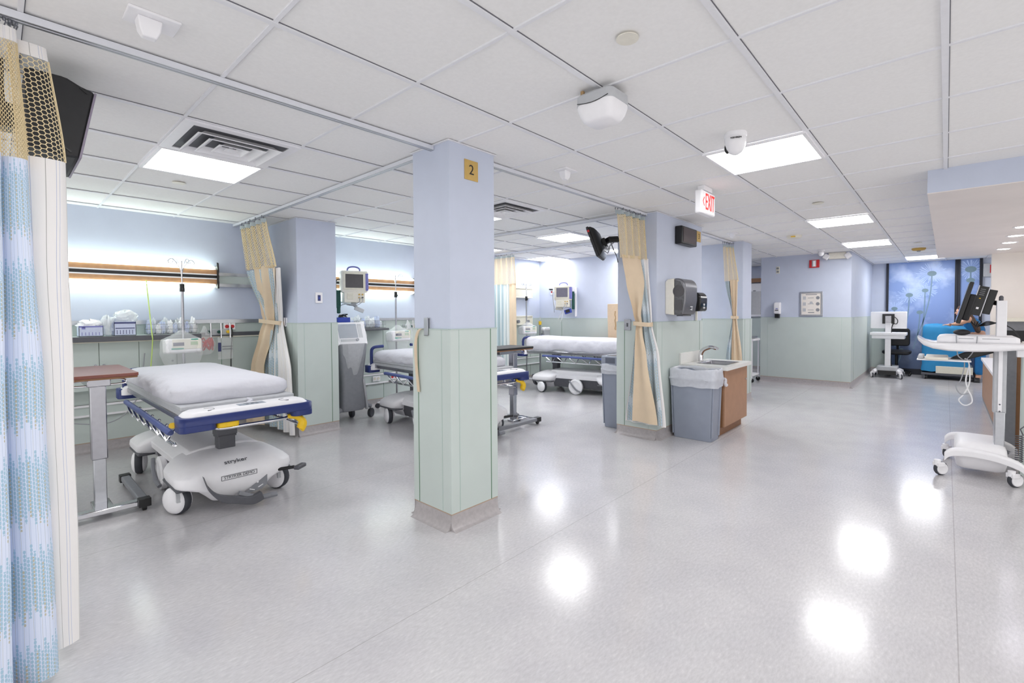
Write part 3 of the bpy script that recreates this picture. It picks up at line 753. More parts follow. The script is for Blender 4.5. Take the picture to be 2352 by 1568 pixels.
m = M(); m.loft([hsec(.045*k, .06*k, .02, z) for k, z in ((1, 0), (1, .022), (.9, .03), (.6, .034))]); m.out('red_body', 'red', t)
m = M(); m.loft([[(a+.068, b, z) for a, b, z in hsec(.032*k, .05*k, .016, z)] for k, z in ((1, 0), (1, .016), (.8, .026), (.4, .03))]); m.out('black_tip', 'black_gloss', t)

def tied(label, loc, sheets, nets, tie, head, zh=(2.30, 2.34), nh=14):
    t = thing('privacy_curtain', label, 'curtain', loc, 0, 'hospital privacy curtains')
    for nm, mt, keys, wd, z0, z1 in sheets: Sheet(keys, wd, loc).cloth(nm, mt, t, z0, z1, None, 34)
    for keys, wd, z0, z1, h in nets: Sheet(keys, wd, loc).net(t, z0, z1, h, .0088)
    hs = Sheet(head, 1.2, loc); hs.cloth('heading', 'grey_cloth', t, zh[0], zh[1], 60, 2); hs.hooks(t, zh[1], CEIL-.028, nh)
    if tie:
        pts, z = tie; m = M(); P = smoothpath([(x-loc[0], y-loc[1], zz-loc[2]) for x, y, zz in pts], 5)
        m.loft([[(p.x, p.y, p.z+dz) for dz in (-.022, .022)]+[(p.x+.003, p.y+.003, p.z+dz) for dz in (.022, -.022)] for p in P])
        m.out('tieback', 'tan_cloth', t)
    return t
# --- curtain tied to the column by the first bed
tied('tan curtain with tan mesh top tied back to the blue column behind the first bed', (1.95, 5.7, 0), [
    ('tan_panel', 'tan_cloth', [(.08, wave(1.93, 6.17, 2.0, 5.80, 1.5, .03)), (.75, wave(1.97, 6.10, 2.02, 5.84, 1.5, .025)), (1.12, wave(2.02, 5.97, 2.08, 5.74, 1.5, .03)), (1.27, wave(2.05, 5.92, 2.10, 5.72, 1.5, .022)), (1.36, wave(2.03, 5.92, 2.08, 5.68, 1.5, .03)), (1.86, wave(1.92, 5.80, 1.97, 5.33, 1.5, .02)), (1.95, wave(1.92, 5.80, 1.97, 5.33, 1.5, .02))], .8, .08, 1.87),
    ('dotted_panel', 'cloth_dots_far', [(.08, wave(2.02, 6.1, 2.08, 5.45, 3, .03)), (.75, wave(2.05, 6.05, 2.09, 5.58, 3, .028)), (1.27, wave(2.08, 5.97, 2.13, 5.70, 3, .02)), (1.86, wave(1.91, 6.0, 1.99, 5.42, 3, .03)), (1.95, wave(1.91, 6.0, 1.99, 5.42, 3, .03))], 1.4, .08, 1.84),
    ('white_panel', 'cloth_stripe', [(.08, wave(2.10, 5.86, 2.05, 5.10, 4, .04)), (.75, wave(2.12, 5.80, 2.08, 5.25, 4, .035)), (1.27, wave(2.13, 5.80, 2.15, 5.62, 4, .02)), (1.86, wave(2.0, 5.5, 2.0, 5.28, 4, .02)), (1.95, wave(2.0, 5.5, 2.0, 5.28, 4, .02))], 1.5, .08, 1.84)],
    [([(1.8, wave(1.91, 6.0, 1.97, 5.30, 5, .025)), (2.36, wave(1.88, 6.08, 1.88, 5.32, 5, .03))], 2.2, 1.85, 2.32, .016)],
    ([(2.01, 5.95, 1.275), (2.03, 5.78, 1.265), (2.10, 5.62, 1.25), (2.17, 5.64, 1.245)], 0),
    [(2.2, wave(1.88, 6.09, 1.88, 5.30, 5, .035)), (2.4, wave(1.88, 6.09, 1.88, 5.30, 5, .035))])
t = thing('curtain_clip', 'white curtain clip on the column behind the first bed', 'curtain hook', (2.18, 5.62, 1.26))
M().box(-.004, -.02, -.05, .01, .02, .05).box(-.02, -.02, -.05, -.015, .02, .05).box(-.02, -.02, -.05, 0, .02, -.04).out('clip', 'white', t, bevel=.002)
# --- straight striped curtain at the back wall
tied('straight grey striped and tan curtain at the back wall, behind the column with plaque 2', (5.9, 5.85, 0), [
    ('striped_panel', 'cloth_band', [(.28, wave(5.88, 6.2, 5.93, 5.72, 4, .03)), (1.86, wave(5.88, 6.2, 5.93, 5.72, 4, .028))], .8, .28, 1.86),
    ('tan_panel', 'tan_cloth', [(.28, wave(5.93, 5.72, 5.93, 5.545, 1, .02)), (1.86, wave(5.93, 5.72, 5.93, 5.56, 1, .012))], .3, .28, 1.86)],
    [([(1.8, wave(5.90, 6.2, 5.92, 5.56, 5, .025)), (2.36, wave(5.90, 6.2, 5.90, 5.58, 5, .03))], 1.8, 1.85, 2.31, .016)],
    None, [(2.2, wave(5.90, 6.2, 5.90, 5.57, 5, .035)), (2.4, wave(5.90, 6.2, 5.90, 5.57, 5, .035))], (2.31, 2.345))
# --- tan curtain tied to the pier
tied('tan curtain with dotted lining tied at the waist before the pier by the sink', (4.45, 2.4, 0), [
    ('tan_panel', 'tan_cloth', [(.20, wave(4.45, 2.49, 4.43, 2.19, 1, .012)), (.9, wave(4.45, 2.465, 4.44, 2.255, 1.5, .02)), (1.15, wave(4.46, 2.46, 4.46, 2.30, 2, .02)), (1.22, wave(4.47, 2.455, 4.47, 2.315, 2, .012)), (1.32, wave(4.43, 2.465, 4.46, 2.31, 2, .025)), (1.65, wave(4.27, 2.46, 4.44, 2.345, 1, .012)), (1.92, wave(4.15, 2.44, 4.45, 2.395, 1, .008)), (2.0, wave(4.15, 2.44, 4.45, 2.395, 1, .008))], .62, .20, 1.93),
    ('dotted_panel', 'cloth_dots_far', [(.185, wave(4.505, 2.585, 4.49, 2.165, 3, .02)), (.9, wave(4.505, 2.51, 4.50, 2.235, 3, .02)), (1.22, wave(4.51, 2.48, 4.51, 2.315, 3, .012)), (1.92, wave(4.26, 2.45, 4.50, 2.385, 3, .012)), (2.0, wave(4.26, 2.45, 4.50, 2.385, 3, .012))], 1.2, .185, 1.90),
    ('white_panel', 'cloth_stripe', [(.165, wave(4.545, 2.63, 4.53, 2.145, 3, .02)), (.9, wave(4.545, 2.53, 4.54, 2.225, 3, .018)), (1.22, wave(4.545, 2.49, 4.545, 2.31, 3, .01)), (1.92, wave(4.42, 2.43, 4.55, 2.36, 3, .012)), (2.0, wave(4.42, 2.43, 4.55, 2.36, 3, .012))], 1.2, .165, 1.91)],
    [([(1.85, wave(4.14, 2.445, 4.545, 2.375, 4, .022)), (2.36, wave(4.02, 2.41, 4.545, 2.41, 4, .025))], 1.5, 1.90, 2.32, .0125)],
    ([(4.52, 2.49, 1.235), (4.435, 2.47, 1.235), (4.43, 2.38, 1.228), (4.445, 2.30, 1.222), (4.53, 2.295, 1.225)], 0),
    [(2.2, wave(4.0, 2.41, 4.55, 2.41, 5, .03)), (2.4, wave(4.0, 2.41, 4.55, 2.41, 5, .03))], (2.31, 2.35), 18)
# --- farther tied curtain
tied('narrow tan and blue dotted curtain tied in front of the farther narrow column', (7.2, 2.35, 0), [
    ('dotted_panel', 'cloth_dots_far', [(.2, wave(7.20, 2.49, 7.22, 2.20, 3, .025)), (.7, wave(7.2, 2.46, 7.22, 2.24, 3, .02)), (1.27, wave(7.24, 2.385, 7.24, 2.32, 3, .012)), (1.80, wave(7.05, 2.43, 7.2, 2.31, 3, .015)), (1.95, wave(7.05, 2.43, 7.2, 2.31, 3, .015))], 1.3, .2, 1.80),
    ('tan_panel', 'tan_cloth', [(.2, wave(7.16, 2.38, 7.20, 2.18, 2, .02)), (.7, wave(7.18, 2.375, 7.19, 2.23, 2, .02)), (1.27, wave(7.2, 2.37, 7.2, 2.31, 2, .012)), (1.80, wave(7.08, 2.37, 7.18, 2.295, 2, .012)), (1.95, wave(7.08, 2.37, 7.18, 2.295, 2, .012))], .8, .2, 1.82)],
    [([(1.75, wave(7.03, 2.43, 7.2, 2.29, 3, .02)), (2.36, wave(6.98, 2.43, 7.27, 2.40, 3, .02))], 1.2, 1.80, 2.30, .016)],
    ([(7.25, 2.40, 1.275), (7.18, 2.385, 1.275), (7.175, 2.33, 1.27), (7.25, 2.30, 1.27)], 0),
    [(2.2, wave(6.98, 2.43, 7.28, 2.40, 3, .025)), (2.4, wave(6.98, 2.43, 7.28, 2.40, 3, .025))], (2.29, 2.33), 10)

# ================================================================== STRETCHER BEDS
def outline(hx, hy, r, n=180):
    """rounded rectangle resampled to n points"""
    P = rrect(hx, hy, r, 8); P.append(P[0]); L = [0]
    for a, b in zip(P, P[1:]): L.append(L[-1]+math.hypot(b[0]-a[0], b[1]-a[1]))
    o = []; j = 0
    for i in range(n):
        d = L[-1]*i/n
        while L[j+1] < d: j += 1
        t = (d-L[j])/(L[j+1]-L[j]); o.append((lerp(P[j][0], P[j+1][0], t), lerp(P[j][1], P[j+1][1], t)))
    return o
def mattress(m, hx, y0, y1, z0, z1, raise_head=0, drape=0, seed=0):
    cy, hy = (y0+y1)/2, (y1-y0)/2; rings = []; H = z1-z0; up0 = {}
    def lift(y): return raise_head*max(0, (y-cy)/hy)**2
    for k, (f, ins) in enumerate(((0, .06), (.04, .024), (.14, .006), (.32, 0), (.5, .002), (.66, .010), (.80, .024), (.90, .046), (.97, .08), (1.0, .13), (1.012, .2), (1.016, .29))):
        ring = []; q = 1-ins/max(hx, .3)
        for x, y in outline(hx-ins, hy-ins, max(.012, min(.11, hx-ins-.005)-ins*.25)):
            nx, ny = x/(hx), y/hy
            wv = noise.noise(V((x*2.2+seed, y*16+x*5, f*5+seed)))*.016+noise.noise(V((x*16+y*4+seed, y*5, f*3)))*.010+abs(noise.noise(V((x*9-f*3, y*9+f*3, seed*2.))))*-.012
            wv *= (1 if f < .9 else .35)*(1 if abs(y) < hy*.97 else .9)
            d = V((nx if abs(x) > hx-.09 else 0, (1 if y > 0 else -1) if abs(y) > hy-.09 else 0))
            d = d.normalized() if d.length > .1 else V((0, 0))
            dz = -drape*(1-f)*(.6+.8*noise.noise(V((x*3, y*3, seed)))) if f < .2 else 0
            ring.append((x+d.x*wv, y+cy+d.y*wv, z0+H*f+lift(y+cy)+dz+(noise.noise(V((x*4+seed, y*4, 3)))*.006 if f > .9 else 0)))
        rings.append(ring)
    m.loft(rings)
    return m
def make_bed(label, first=False, hz=0, mat_z=(.745, .885), raise_head=.0, drape=0, seed=0):
    t = thing('stretcher_bed', label, 'hospital bed', (0, 0, 0), 0, 'hospital stretcher beds')
    # white moulded base cover: hoods over the wheels at both ends joined by a spine
    b = M()
    for s in (1, -1):
        rings = []
        for z, hw, yf, rr, yb in ((.075, .15, .80, .05, .50), (.12, .19, .835, .06, .46), (.165, .235, .85, .07, .44), (.205, .352, .85, .10, .42), (.235, .362, .848, .10, .40), (.27, .36, .835, .10, .38), (.30, .335, .80, .10, .36), (.33, .29, .745, .10, .34), (.355, .23, .68, .09, .33), (.372, .15, .62, .06, .33)):
            cy = (yf+yb)/2; rings.append([(x, s*y, z) for x, y in rrect(hw, (yf-yb)/2, min(rr, (yf-yb)/2-.005), 5, 0, cy)])
        b.loft(rings)
    b.loft([[(x, y, z) for x, z in ((-.27, .25), (.27, .25), (.28, .31), (.21, .375), (.1, .39), (-.1, .39), (-.21, .375), (-.28, .31))] for y in (-.5, -.25, 0, .25, .5)])
    b.out('base_cover', 'white', t, sharp=50, bevel=.006)
    k = M(); k.loft([[(x, y, z) for x, z in ((-.2, .10), (.2, .10), (.25, .25), (-.25, .25))] for y in (-.46, .46)])
    for s in (1, -1):
        for sx in (1, -1): k.box(sx*.24, s*.42, .185, sx*.357, s*.8, .206)
    k.out('base_skirt', 'grey_dark', t, bevel=.012)
    # wheels
    for sx in (1, -1):
        for s in (1, -1):
            ang = .5 if s < 0 else .25
            R = rotz(ang*(1 if s < 0 else -1))@Matrix.Rotation(PI/2, 3, 'Y')
            c = (sx*.315, s*.63, .1)
            wl = M(); wl.lathe([(.06, -.026), (.09, -.026), (.0985, -.018), (.1, -.008), (.1, .008), (.0985, .018), (.09, .026), (.06, .026)], c, R, 28)
            wh = wl.out('wheel', 'rubber', t)
            cp = M()
            for e in (1, -1): cp.lathe([(.09, e*.026), (.085, e*.036), (.06, e*.048), (.02, e*.054), (0, e*.055)], c, R, 28)
            cp.out('wheel_cap', 'white', wh)
            cp = M(); cp.prism([(c[1]-.085*math.cos(a)+.0, c[2]+.112*math.sin(a)) for a in [PI*i/10 for i in range(11)]], 'x', c[0]-.022, c[0]+.022)
            cp.out('wheel_fork', 'grey_light', wh)
    for sx in (-1, 1):
        d = M(); d.lathe([(.0, .0), (.115, .0), (.125, .01), (.125, .045), (.10, .055), (.09, .05), (.03, .058), (0, .058)], (sx*.252, .0, .135), Matrix.Rotation(sx*PI/2, 3, 'Y'), 32)
        d.out('steering_wheel', 'white', t)
        h = M(); h.tube(smoothpath([(sx*.315, -.10, .06), (sx*.325, -.03, .09), (sx*.325, .05, .17), (sx*.315, .10, .23)], 5), [.014]*16, 8); h.out('steering_lever', 'grey_mid', t)
    # columns
    for s in (1, -1):
        c = M(); c.loft([hsec(.055, .05, .012, z) for z in (.36, .46)]).loft([hsec(.062, .056, .012, z) for z in (.455, .475, .476)]).loft([hsec(.066, .06, .012, z) for z in (.47, .66)])
        c.v = [(x, y+s*.53, z) for x, y, z in c.v]; c.out('lift_column', 'grey_dark', t, bevel=.004)
    # litter deck and frame
    f = M(); f.box(-.32, -.90, .655, .32, .95, .69); f.box(-.335, -.95, .69, .335, .98, .735, 1)
    f.box(-.34, -1.0, .66, -.30, .98, .70, 2).box(.30, -1.0, .66, .34, .98, .70, 2); f.out('litter_frame', ['grey_mid', 'grey_light', 'steel'], t, bevel=.006)
    # foot end panel: white top, blue fascia
    w_ = M(); rings = []
    for z, hx, y0, y1 in ((.69, .375, -1.10, -.93), (.722, .372, -1.10, -.93), (.742, .352, -1.085, -.935), (.750, .33, -1.07, -.94)):
        rings.append([(x, y, z) for x, y in rrect(hx, (y1-y0)/2, min(.05, (y1-y0)/2-.01), 5, 0, (y0+y1)/2)])
    w_.loft(rings); fp = w_.out('foot_panel', 'white', t, bevel=.004)
    n_ = M()
    for hx0, hx1, z0, z1 in ((-.40, .40, .668, .722),):
        n_.loft([[(x, y, z) for x, y in rrect(.395, .085, .045, 5, 0, -1.035)] for z in (z0, z1-.004, z1)])
    for a, b_ in ((-.395, -.20), (.255, .395)): n_.loft([[(x, y, z) for x, y in rrect((b_-a)/2, .08, .04, 5, (a+b_)/2, -1.04)] for z in (.632, .672)])
    n_.out('bumper', 'navy', fp, bevel=.006)
    M().box(-.06, -1.065, .7485, .10, -.985, .7515).out('control_pad', 'lcd', fp, bevel=.004)
    M().box(-.02, -1.01, .7515, .06, -1.002, .7525).box(-.015, -1.045, .7515, .0, -1.03, .7525).box(.015, -1.045, .7515, .03, -1.03, .7525).box(.045, -1.045, .7515, .06, -1.03, .7525).out('keys', 'grey_dark', fp)
    for sx in (-1, 1):
        a = M(); a.tube(arc((sx*.24, -1.03, .7495), .045, PI*.5, PI*1.5, 10, V((1*sx, 0, 0)), V((0, 1, 0))), .0025, 5); a.out('panel_line', 'grey_dark', fp)
    r = M(); r.tube(smoothpath([(-.20, -1.0, .64), (-.17, -1.06, .622), (0, -1.07, .622), (.22, -1.06, .622), (.27, -1.0, .64)], 5), .011, 10); r.out('push_bar', 'chrome', t)
    y_ = M(); y_.loft([[(x, y, z) for x, y in rrect(.062, .03, .02, 4, -.135, -1.075)] for z in (.632, .66, .668)]); y_.out('release_lever', 'yellow', t, bevel=.006)
    h = M(); h.tube(smoothpath([(.24, -1.05, .63), (.30, -1.06, .62), (.335, -1.065, .58), (.325, -1.065, .535), (.318, -1.065, .525)], 5), [.014, .016, .018, .02, .021, .022, .023, .024, .025, .027, .028, .030, .031, .031, .03, .03, .029, .028, .026, .022, .012], 10)
    h.out('brake_handle', 'yellow', t, smooth=True)
    y_ = M(); y_.tube([(-.36, -.93, .655), (-.40, -.95, .665), (-.405, -.99, .672)], .018, 8); y_.out('side_lever', 'yellow', t)
    # folded side rails
    for sx in (-1, 1):
        r = M(); r.tube(smoothpath([(sx*.385, -.84, .60), (sx*.405, -.80, .618), (sx*.405, 0, .628), (sx*.405, .50, .632), (sx*.395, .56, .625)], 5), .019, 10); rl = r.out('side_rail', 'navy_light', t)
        l = M(); l.tube(smoothpath([(sx*.375, -.88, .535), (sx*.38, -.80, .53), (sx*.38, .4, .535), (sx*.375, .46, .54)], 4), .010, 8); l.out('lower_bar', 'chrome', rl)
        for i in range(6):
            y = -.74+i*.225
            l = M(); l.tube([(sx*.405, y+.12, .618), (sx*.40, y+.06, .575), (sx*.385, y, .53), (sx*.34, y-.02, .60)], .009, 7); l.out('strut', 'chrome', rl)
    # head end
    w_ = M(); w_.loft([[(x, y, z) for x, y in rrect(hx, .085, .05, 5, 0, 1.01)] for z, hx in ((.635, .38), (.68, .38), (.712, .35), (.72, .32))]); hp = w_.out('head_panel', 'white', t)
    for a, b_ in ((-.40, -.24), (.24, .40)):
        n_ = M(); n_.loft([[(x, y, z) for x, y in rrect((b_-a)/2, .075, .04, 5, (a+b_)/2, 1.03)] for z in (.60, .685, .69)]); n_.out('bumper', 'navy', hp, bevel=.008)
    for sx in (-1, 1):
        h = M(); h.tube(smoothpath([(sx*.345, 1.0, .68), (sx*.345, 1.0, .86-hz), (sx*.335, .99, .905-hz), (sx*.30, .975, .925-hz), (sx*.20, .965, .93-hz)], 6), .02, 10); h.out('push_handle', 'navy', t)
        y_ = M(); y_.cyl((sx*.345, 1.0, .74), (sx*.28, .99, .74), .007, n=8); y_.out('pin', 'chrome', t)
        y_ = M(); y_.cyl((sx*.285, .99, .74), (sx*.22, .98, .745), .018, n=14); y_.out('grip', 'yellow', t, bevel=.004)
    # pedals
    for s in (-1, 1):
        pd = M(); P = smoothpath([(-.215, s*.868, .255), (-.20, s*.89, .20), (-.14, s*.90, .125), (-.04, s*.905, .085), (.05, s*.90, .055), (.12, s*.895, .07)], 5)
        pd.loft([[(p.x+a*.028*c, p.y+b*.022, p.z+a*.028) for a, b, c in ((-1,-1,-.3),(1,-1,-.3),(1,1,-.3),(-1,1,-.3))] for p in P]); pd.out('rocker_pedal', 'grey_dark', t, bevel=.006)
        bp = M(); bp.cyl((.19, s*.80, .20), (.34, s*.90, .215), .012, n=10); br = bp.out('brake_pedal', 'black', t)
        bp = M(); bp.obb((.375, s*.915, .215), (.10, .045, .03), rotz(.6*-s)); bp.out('pedal_pad', 'grey_dark', br, bevel=.01)
        bp = M(); bp.tube([(-.02, s*.865, .11), (.10, s*.885, .05), (.22, s*.88, .045)], .02, 8); bp.out('lower_pedal', 'grey_mid', t)
    if first:
        R1 = (1.30, 0, 0)
        text('lettering', 'stryker', .050, (-.005, -.7755, .3195), (.5, 0, 0), 'grey_dark', t, .001)
        text('lettering', 'STRYKER DEMO', .0265, (-.005, -.8515, .234), (PI/2-.02, 0, 0), 'grey_dark', t, .001)
        f = M()
        for a, b_, c, d in ((-.115, .218, .105, .2202), (-.115, .2478, .105, .25), (-.115, .2202, -.1128, .2478), (.1028, .2202, .105, .2478)): f.box(a, -.853, b_, c, -.849, d)
        f.out('label_frame', 'grey_dark', t, smooth=False)
        f = M(); f.prism([(.0, .088), (.13, .10), (.17, .125), (.17, .195)], 'y', -.853, -.845); f.out('pedal_chart', 'grey_mid', t, smooth=False)
        f = M(); f.obb((.07, -.854, .112), (.035, .004, .006), Matrix.Rotation(.4, 3, 'Y')).obb((.125, -.854, .125), (.035, .004, .006), Matrix.Rotation(-.4, 3, 'Y')).box(.10, -.855, .15, .112, -.852, .162); f.out('chart_mark', 'white', t, smooth=False)
        f = M(); f.tube([(-.015, -1.0, .73), (.02, -.96, .745), (.05, -.93, .757), (.04, -.90, .765)], .012, 7); f.out('sheet_knot', 'linen', t)
    mt = mattress(M(), .362, -.83, 1.0, mat_z[0], mat_z[1], raise_head, drape, seed).out('mattress', 'linen', t, sharp=80)
    tr = M(); tr.box(-.345, -.905, .735, .345, .97, mat_z[0]+.012); tr.out('mattress_deck', 'grey_light', t, bevel=.006)
    return t
bed = make_bed('white sheeted stretcher bed in the foreground with its foot panel and brand lettering in view', True, .075, (.752, .885), 0, 0, 1)
bed.location = (1.105, 4.52, 0)
bed = make_bed('white sheeted stretcher bed standing half hidden behind the column with plaque 2', False, 0, (.752, .885), 0, 0, 5)
bed.location = (3.47, 4.50, 0); bed.rotation_euler = (0, 0, -.05)
bed = make_bed('stretcher bed seen from its side with rumpled sheet in the far corner bay', False, 0, (.752, .93), .02, .09, 9)
bed.location = (6.565, 4.60, 0); bed.rotation_euler = (0, 0, .138)

# ================================================================== BAY EQUIPMENT
# wall lights over the beds
def bed_light(x0, x1, label):
    t = thing('bed_wall_light', label, 'wall light', ((x0+x1)/2, YB, 1.77), 0, 'long wall lights over the beds'); h = (x1-x0)/2
    M().box(-h, -.10, -.10, h, 0, .10).out('housing', 'white', t, bevel=.004)
    for s in (1, -1):
        rings = []
        pr = [(-.02, s*.10), (-.105, s*.075), (-.135, s*.085), (-.145, s*.10), (-.135, s*.118), (-.09, s*.132), (-.02, s*.135)]
        for x, q in ((-h, 1), (h-.16, 1), (h-.06, .93), (h-.012, .72)): rings.append([(x, a*q, s*.085+(b-s*.085)*q) for a, b in pr])
        M().loft(rings).out('diffuser', 'bed_lamp', t)
        M().box(-h, -.118, s*.028, h-.004, -.09, s*.078).out('wood_panel', 'wood_oak', t, smooth=False)
        M().box(-h, -.120, s*.016, h-.004, -.09, s*.029).out('white_trim', 'white', t, smooth=False)
    M().box(-h, -.119, -.017, h-.004, -.09, .017).out('black_strip', 'black', t, smooth=False)
    e = M(); e.prism([(-.14, -.13), (-.15, -.06), (-.14, -.03), (-.15, 0), (-.14, .03), (-.15, .06), (-.14, .15), (-.12, .16), (-.12, .13), (-.02, .12), (-.02, -.12)], 'x', h-.004, h+.012); e.out('end_cap', 'black', t)
bed_light(-1.2, 1.665, 'long lit wall light with wood and black bands over the first bed')
bed_light(2.66, 4.30, 'lit wall light with wood and black bands behind the second bed and its monitor')

# overbed ledge with supplies, and the cabinet doors under it
t = thing('wall_ledge', 'dark edged supply ledge on the back wall of the first bay', 'ledge', (0, YB-.01, 1.10))
M().box(-2.5, -.27, .02, 1.46, 0, .045).out('ledge_top', 'paint_sage', t, smooth=False); M().box(-2.5, -.285, -.005, 1.46, -.27, .045).out('dark_edge', 'grey_dark', t, bevel=.003)
M().box(-2.5, -.26, -.015, 1.45, 0, .0).out('under_board', 'cream', t, smooth=False)
t = thing('wall_cabinet', 'pale green wall cabinet with small pulls below the supply ledge', 'cabinet', (0, YB-.01, .62))
M().box(-1.6, -.12, 0, 1.27, 0, .464).out('carcass', 'paint_sage', t, smooth=False)
for k in range(6):
    x0 = -.54+k*.30; d = M(); d.box(x0+.002, -.138, .004, x0+.298, -.12, .460); dd = d.out('door', 'paint_sage', t, bevel=.002)
    xp = x0+(.27 if k % 2 else .03); p = M(); p.cyl((xp, -.138, .245), (xp, -.15, .245), .004, n=8).cyl((xp, -.15, .245), (xp, -.158, .245), .010, n=12); p.out('knob', 'steel', dd)
LZ = 1.147
def carton(x, w_, h, d, label, band, y=YB-.24):
    t = thing('supply_box', label, 'box', (x, y, LZ), 0, 'supply boxes on the ledge')
    m = M()
    m.box(-w_/2, 0, 0, w_/2, .004, h).box(-w_/2, d-.004, 0, w_/2, d, h).box(-w_/2, 0, 0, -w_/2+.004, d, h).box(w_/2-.004, 0, 0, w_/2, d, h).box(-w_/2, 0, 0, w_/2, d, .004)
    m.out('carton', 'label_blue', t, smooth=False)
    f = M(); f.box(-w_/2+.002, -.0015, h*.86, w_/2-.002, .001, h*.97)
    if band: f.box(-w_/2+.01, -.0015, h*.5, w_/2-.01, .001, h*.56)
    else: f.box(-w_/2+.02, -.0015, h*.68, -w_/2+.045, .001, h*.9)
    for i in range(6): f.box(-w_/2+.02+i*w_*.14, -.0015, h*.1, -w_/2+.02+i*w_*.14+.004, .001, h*.4)
    f.out('printed_band', 'label_dark' if band else 'purple', t, smooth=False)
    return t
carton(.60, .17, .10, .16, 'open white supply box with blue print at the left end of the ledge', False)
carton(.845, .165, .135, .16, 'white supply box with dark blue bands on the ledge', True)
def bag(name, x, y, z, sx, sy, sz, label, mt, group, seed, cat='bag'):
    m = M(); rings = []
    for i in range(11):
        a = PI*i/10; r = math.sin(a)**.4 if 0 < i < 10 else .05
        rings.append([(x+sx*r*math.cos(b)*(1+.6*noise.noise(V((math.cos(b)*2.4+seed, math.sin(b)*2.4, i*.6)))), y+sy*r*math.sin(b)*(1+.3*noise.noise(V((math.cos(b)*2, math.sin(b)*2+seed, i*.6)))), z+sz*(1-math.cos(a))/2*(1+.5*noise.noise(V((math.cos(b)*2.6, math.sin(b)*2.6+seed, i*.35))))) for b in [2*PI*k/22 for k in range(22)]])
    m.loft(rings); o = m.out(name, mt, sharp=18)
    return tag(o, label, cat, group)
bag('supply_bag', .725, YB-.16, LZ, .05, .07, .17, 'white plastic supply bag standing between the two printed boxes on the ledge', 'plastic_haze', 'plastic supply bags', 3)
bag('supply_bag', .60, YB-.16, LZ+.075, .085, .07, .07, 'crumpled white packet lying on top of the left supply box', 'white', 'plastic supply bags', 8)
bag('supply_bag', .86, YB-.15, LZ+.12, .09, .075, .11, 'crumpled white plastic bag on top of the banded supply box', 'plastic_haze', 'plastic supply bags', 5)
def wire_basket(x, w_, label, y=YB-.23, d=.19, h=.105):
    t = thing('wire_basket', label, 'basket', (x, y, LZ), 0, 'wire supply baskets')
    m = M()
    for z in (.003, h*.5, h): m.tube([(-w_/2, 0, z), (w_/2, 0, z), (w_/2, d, z), (-w_/2, d, z), (-w_/2, 0, z)], .0022, 5)
    n = int(w_/.022)
    for i in range(n+1):
        xx = -w_/2+w_*i/n; m.tube([(xx, 0, h), (xx, 0, .003), (xx, d, .003), (xx, d, h)], .0014, 4)
    m.out('wire_frame', 'steel', t)
    return t
wire_basket(1.235, .42, 'wire basket of wrapped packets on the ledge of the first bay')
for k in range(12):
    x = 1.05+k*.034; bag('wrapped_packet', x, YB-.135+.03*math.sin(k*2), LZ+.004, .026, .05, .115+.03*math.sin(k*1.7+1), 'clear wrapped packet in the wire basket of the first bay', ('label_blue', 'plastic_haze', 'white')[k % 3], 'wrapped packets in the first basket', 20+k, 'packet')
# second bay shelf with basket
t = thing('wall_shelf', 'dark edged rounded wall shelf holding the basket behind the second bed', 'shelf', (3.42, YB-.01, 1.115))
M().prism([(-.62, 0), (-.62, -.20), (-.4, -.255), (-.1, -.27), (.2, -.255), (.36, -.2), (.40, 0)], 'z', 0, .03).out('shelf_board', 'grey_dark', t, bevel=.006)
wire_basket(3.40, .62, 'wide wire basket of clear packets on the shelf behind the second bed')
for k in range(12):
    x = 3.135+k*.048; bag('wrapped_packet', x, YB-.135+.025*math.sin(k*2.3), LZ+.004, .036, .055, .12+.03*math.sin(k*2.1), 'clear wrapped packet in the wide wire basket behind the second bed', ('plastic_haze', 'white', 'label_blue', 'plastic_haze')[k % 4], 'wrapped packets in the second basket', 40+k, 'packet')

# gas outlets with flow meters
def gas(x, label):
    t = thing('gas_outlets', label, 'gas outlet', (x, YB-.03, 1.15))
    M().box(-.13, -.012, -.035, .13, 0, .035).out('plate', 'grey_light', t, bevel=.003)
    for i, (xx, mm) in enumerate(((-.10, 'green_cuff'), (.0, 'green_cuff'), (.09, 'yellow'))):
        a = M(); a.cyl((xx, -.01, 0), (xx, -.045, 0), .018, n=14).box(xx-.016, -.05, -.012, xx+.016, -.03, .012); a.out('outlet', mm, t)
        a = M(); a.cyl((xx+.01, -.055, -.05), (xx+.01, -.055, .10), .010, n=12).cyl((xx+.01, -.055, -.07), (xx+.01, -.055, -.05), .014, n=12); a.out('flow_meter', 'chrome', t)
gas(1.69, 'wall gas outlets with green and yellow flow meters behind the first bed')
gas(4.26, 'wall gas outlets with flow meters at the left edge of the column with plaque 2')
def hang_bag(x, y, z, label, red, seed):
    t = thing('suction_bag', label, 'bag', (x, y, z), 0, 'clear bags hanging on the back wall')
    m = M(); rings = []
    for z_, r, q in ((0, .01, 0), (-.05, .03, 0), (-.12, .075, .0), (-.20, .10, -.01), (-.27, .10, -.01), (-.31, .06, 0), (-.32, .01, 0)):
        rings.append([(r*math.cos(a)*(1+.25*noise.noise(V((math.cos(a)*2, math.sin(a)*2, z_*9+seed)))), q+r*.55*math.sin(a)*(1+.25*noise.noise(V((math.cos(a)*2, seed, z_*9)))), z_) for a in [2*PI*k/18 for k in range(18)]])
    m.loft(rings); m.out('clear_bag', 'plastic_clear', t, sharp=25)
    if red:
        p = []
        for i in range(40): a = i*.55; p.append((.075*math.cos(a)+.01*math.sin(i), .035*math.sin(a), -.27+.15*((i*7) % 13)/13))
        M().tube(smoothpath(p, 3), .006, 6).out('red_tube', 'red', t)
    else: M().box(-.03, -.02, -.27, .03, .0, -.15).out('folded_mask', 'green_line', t)
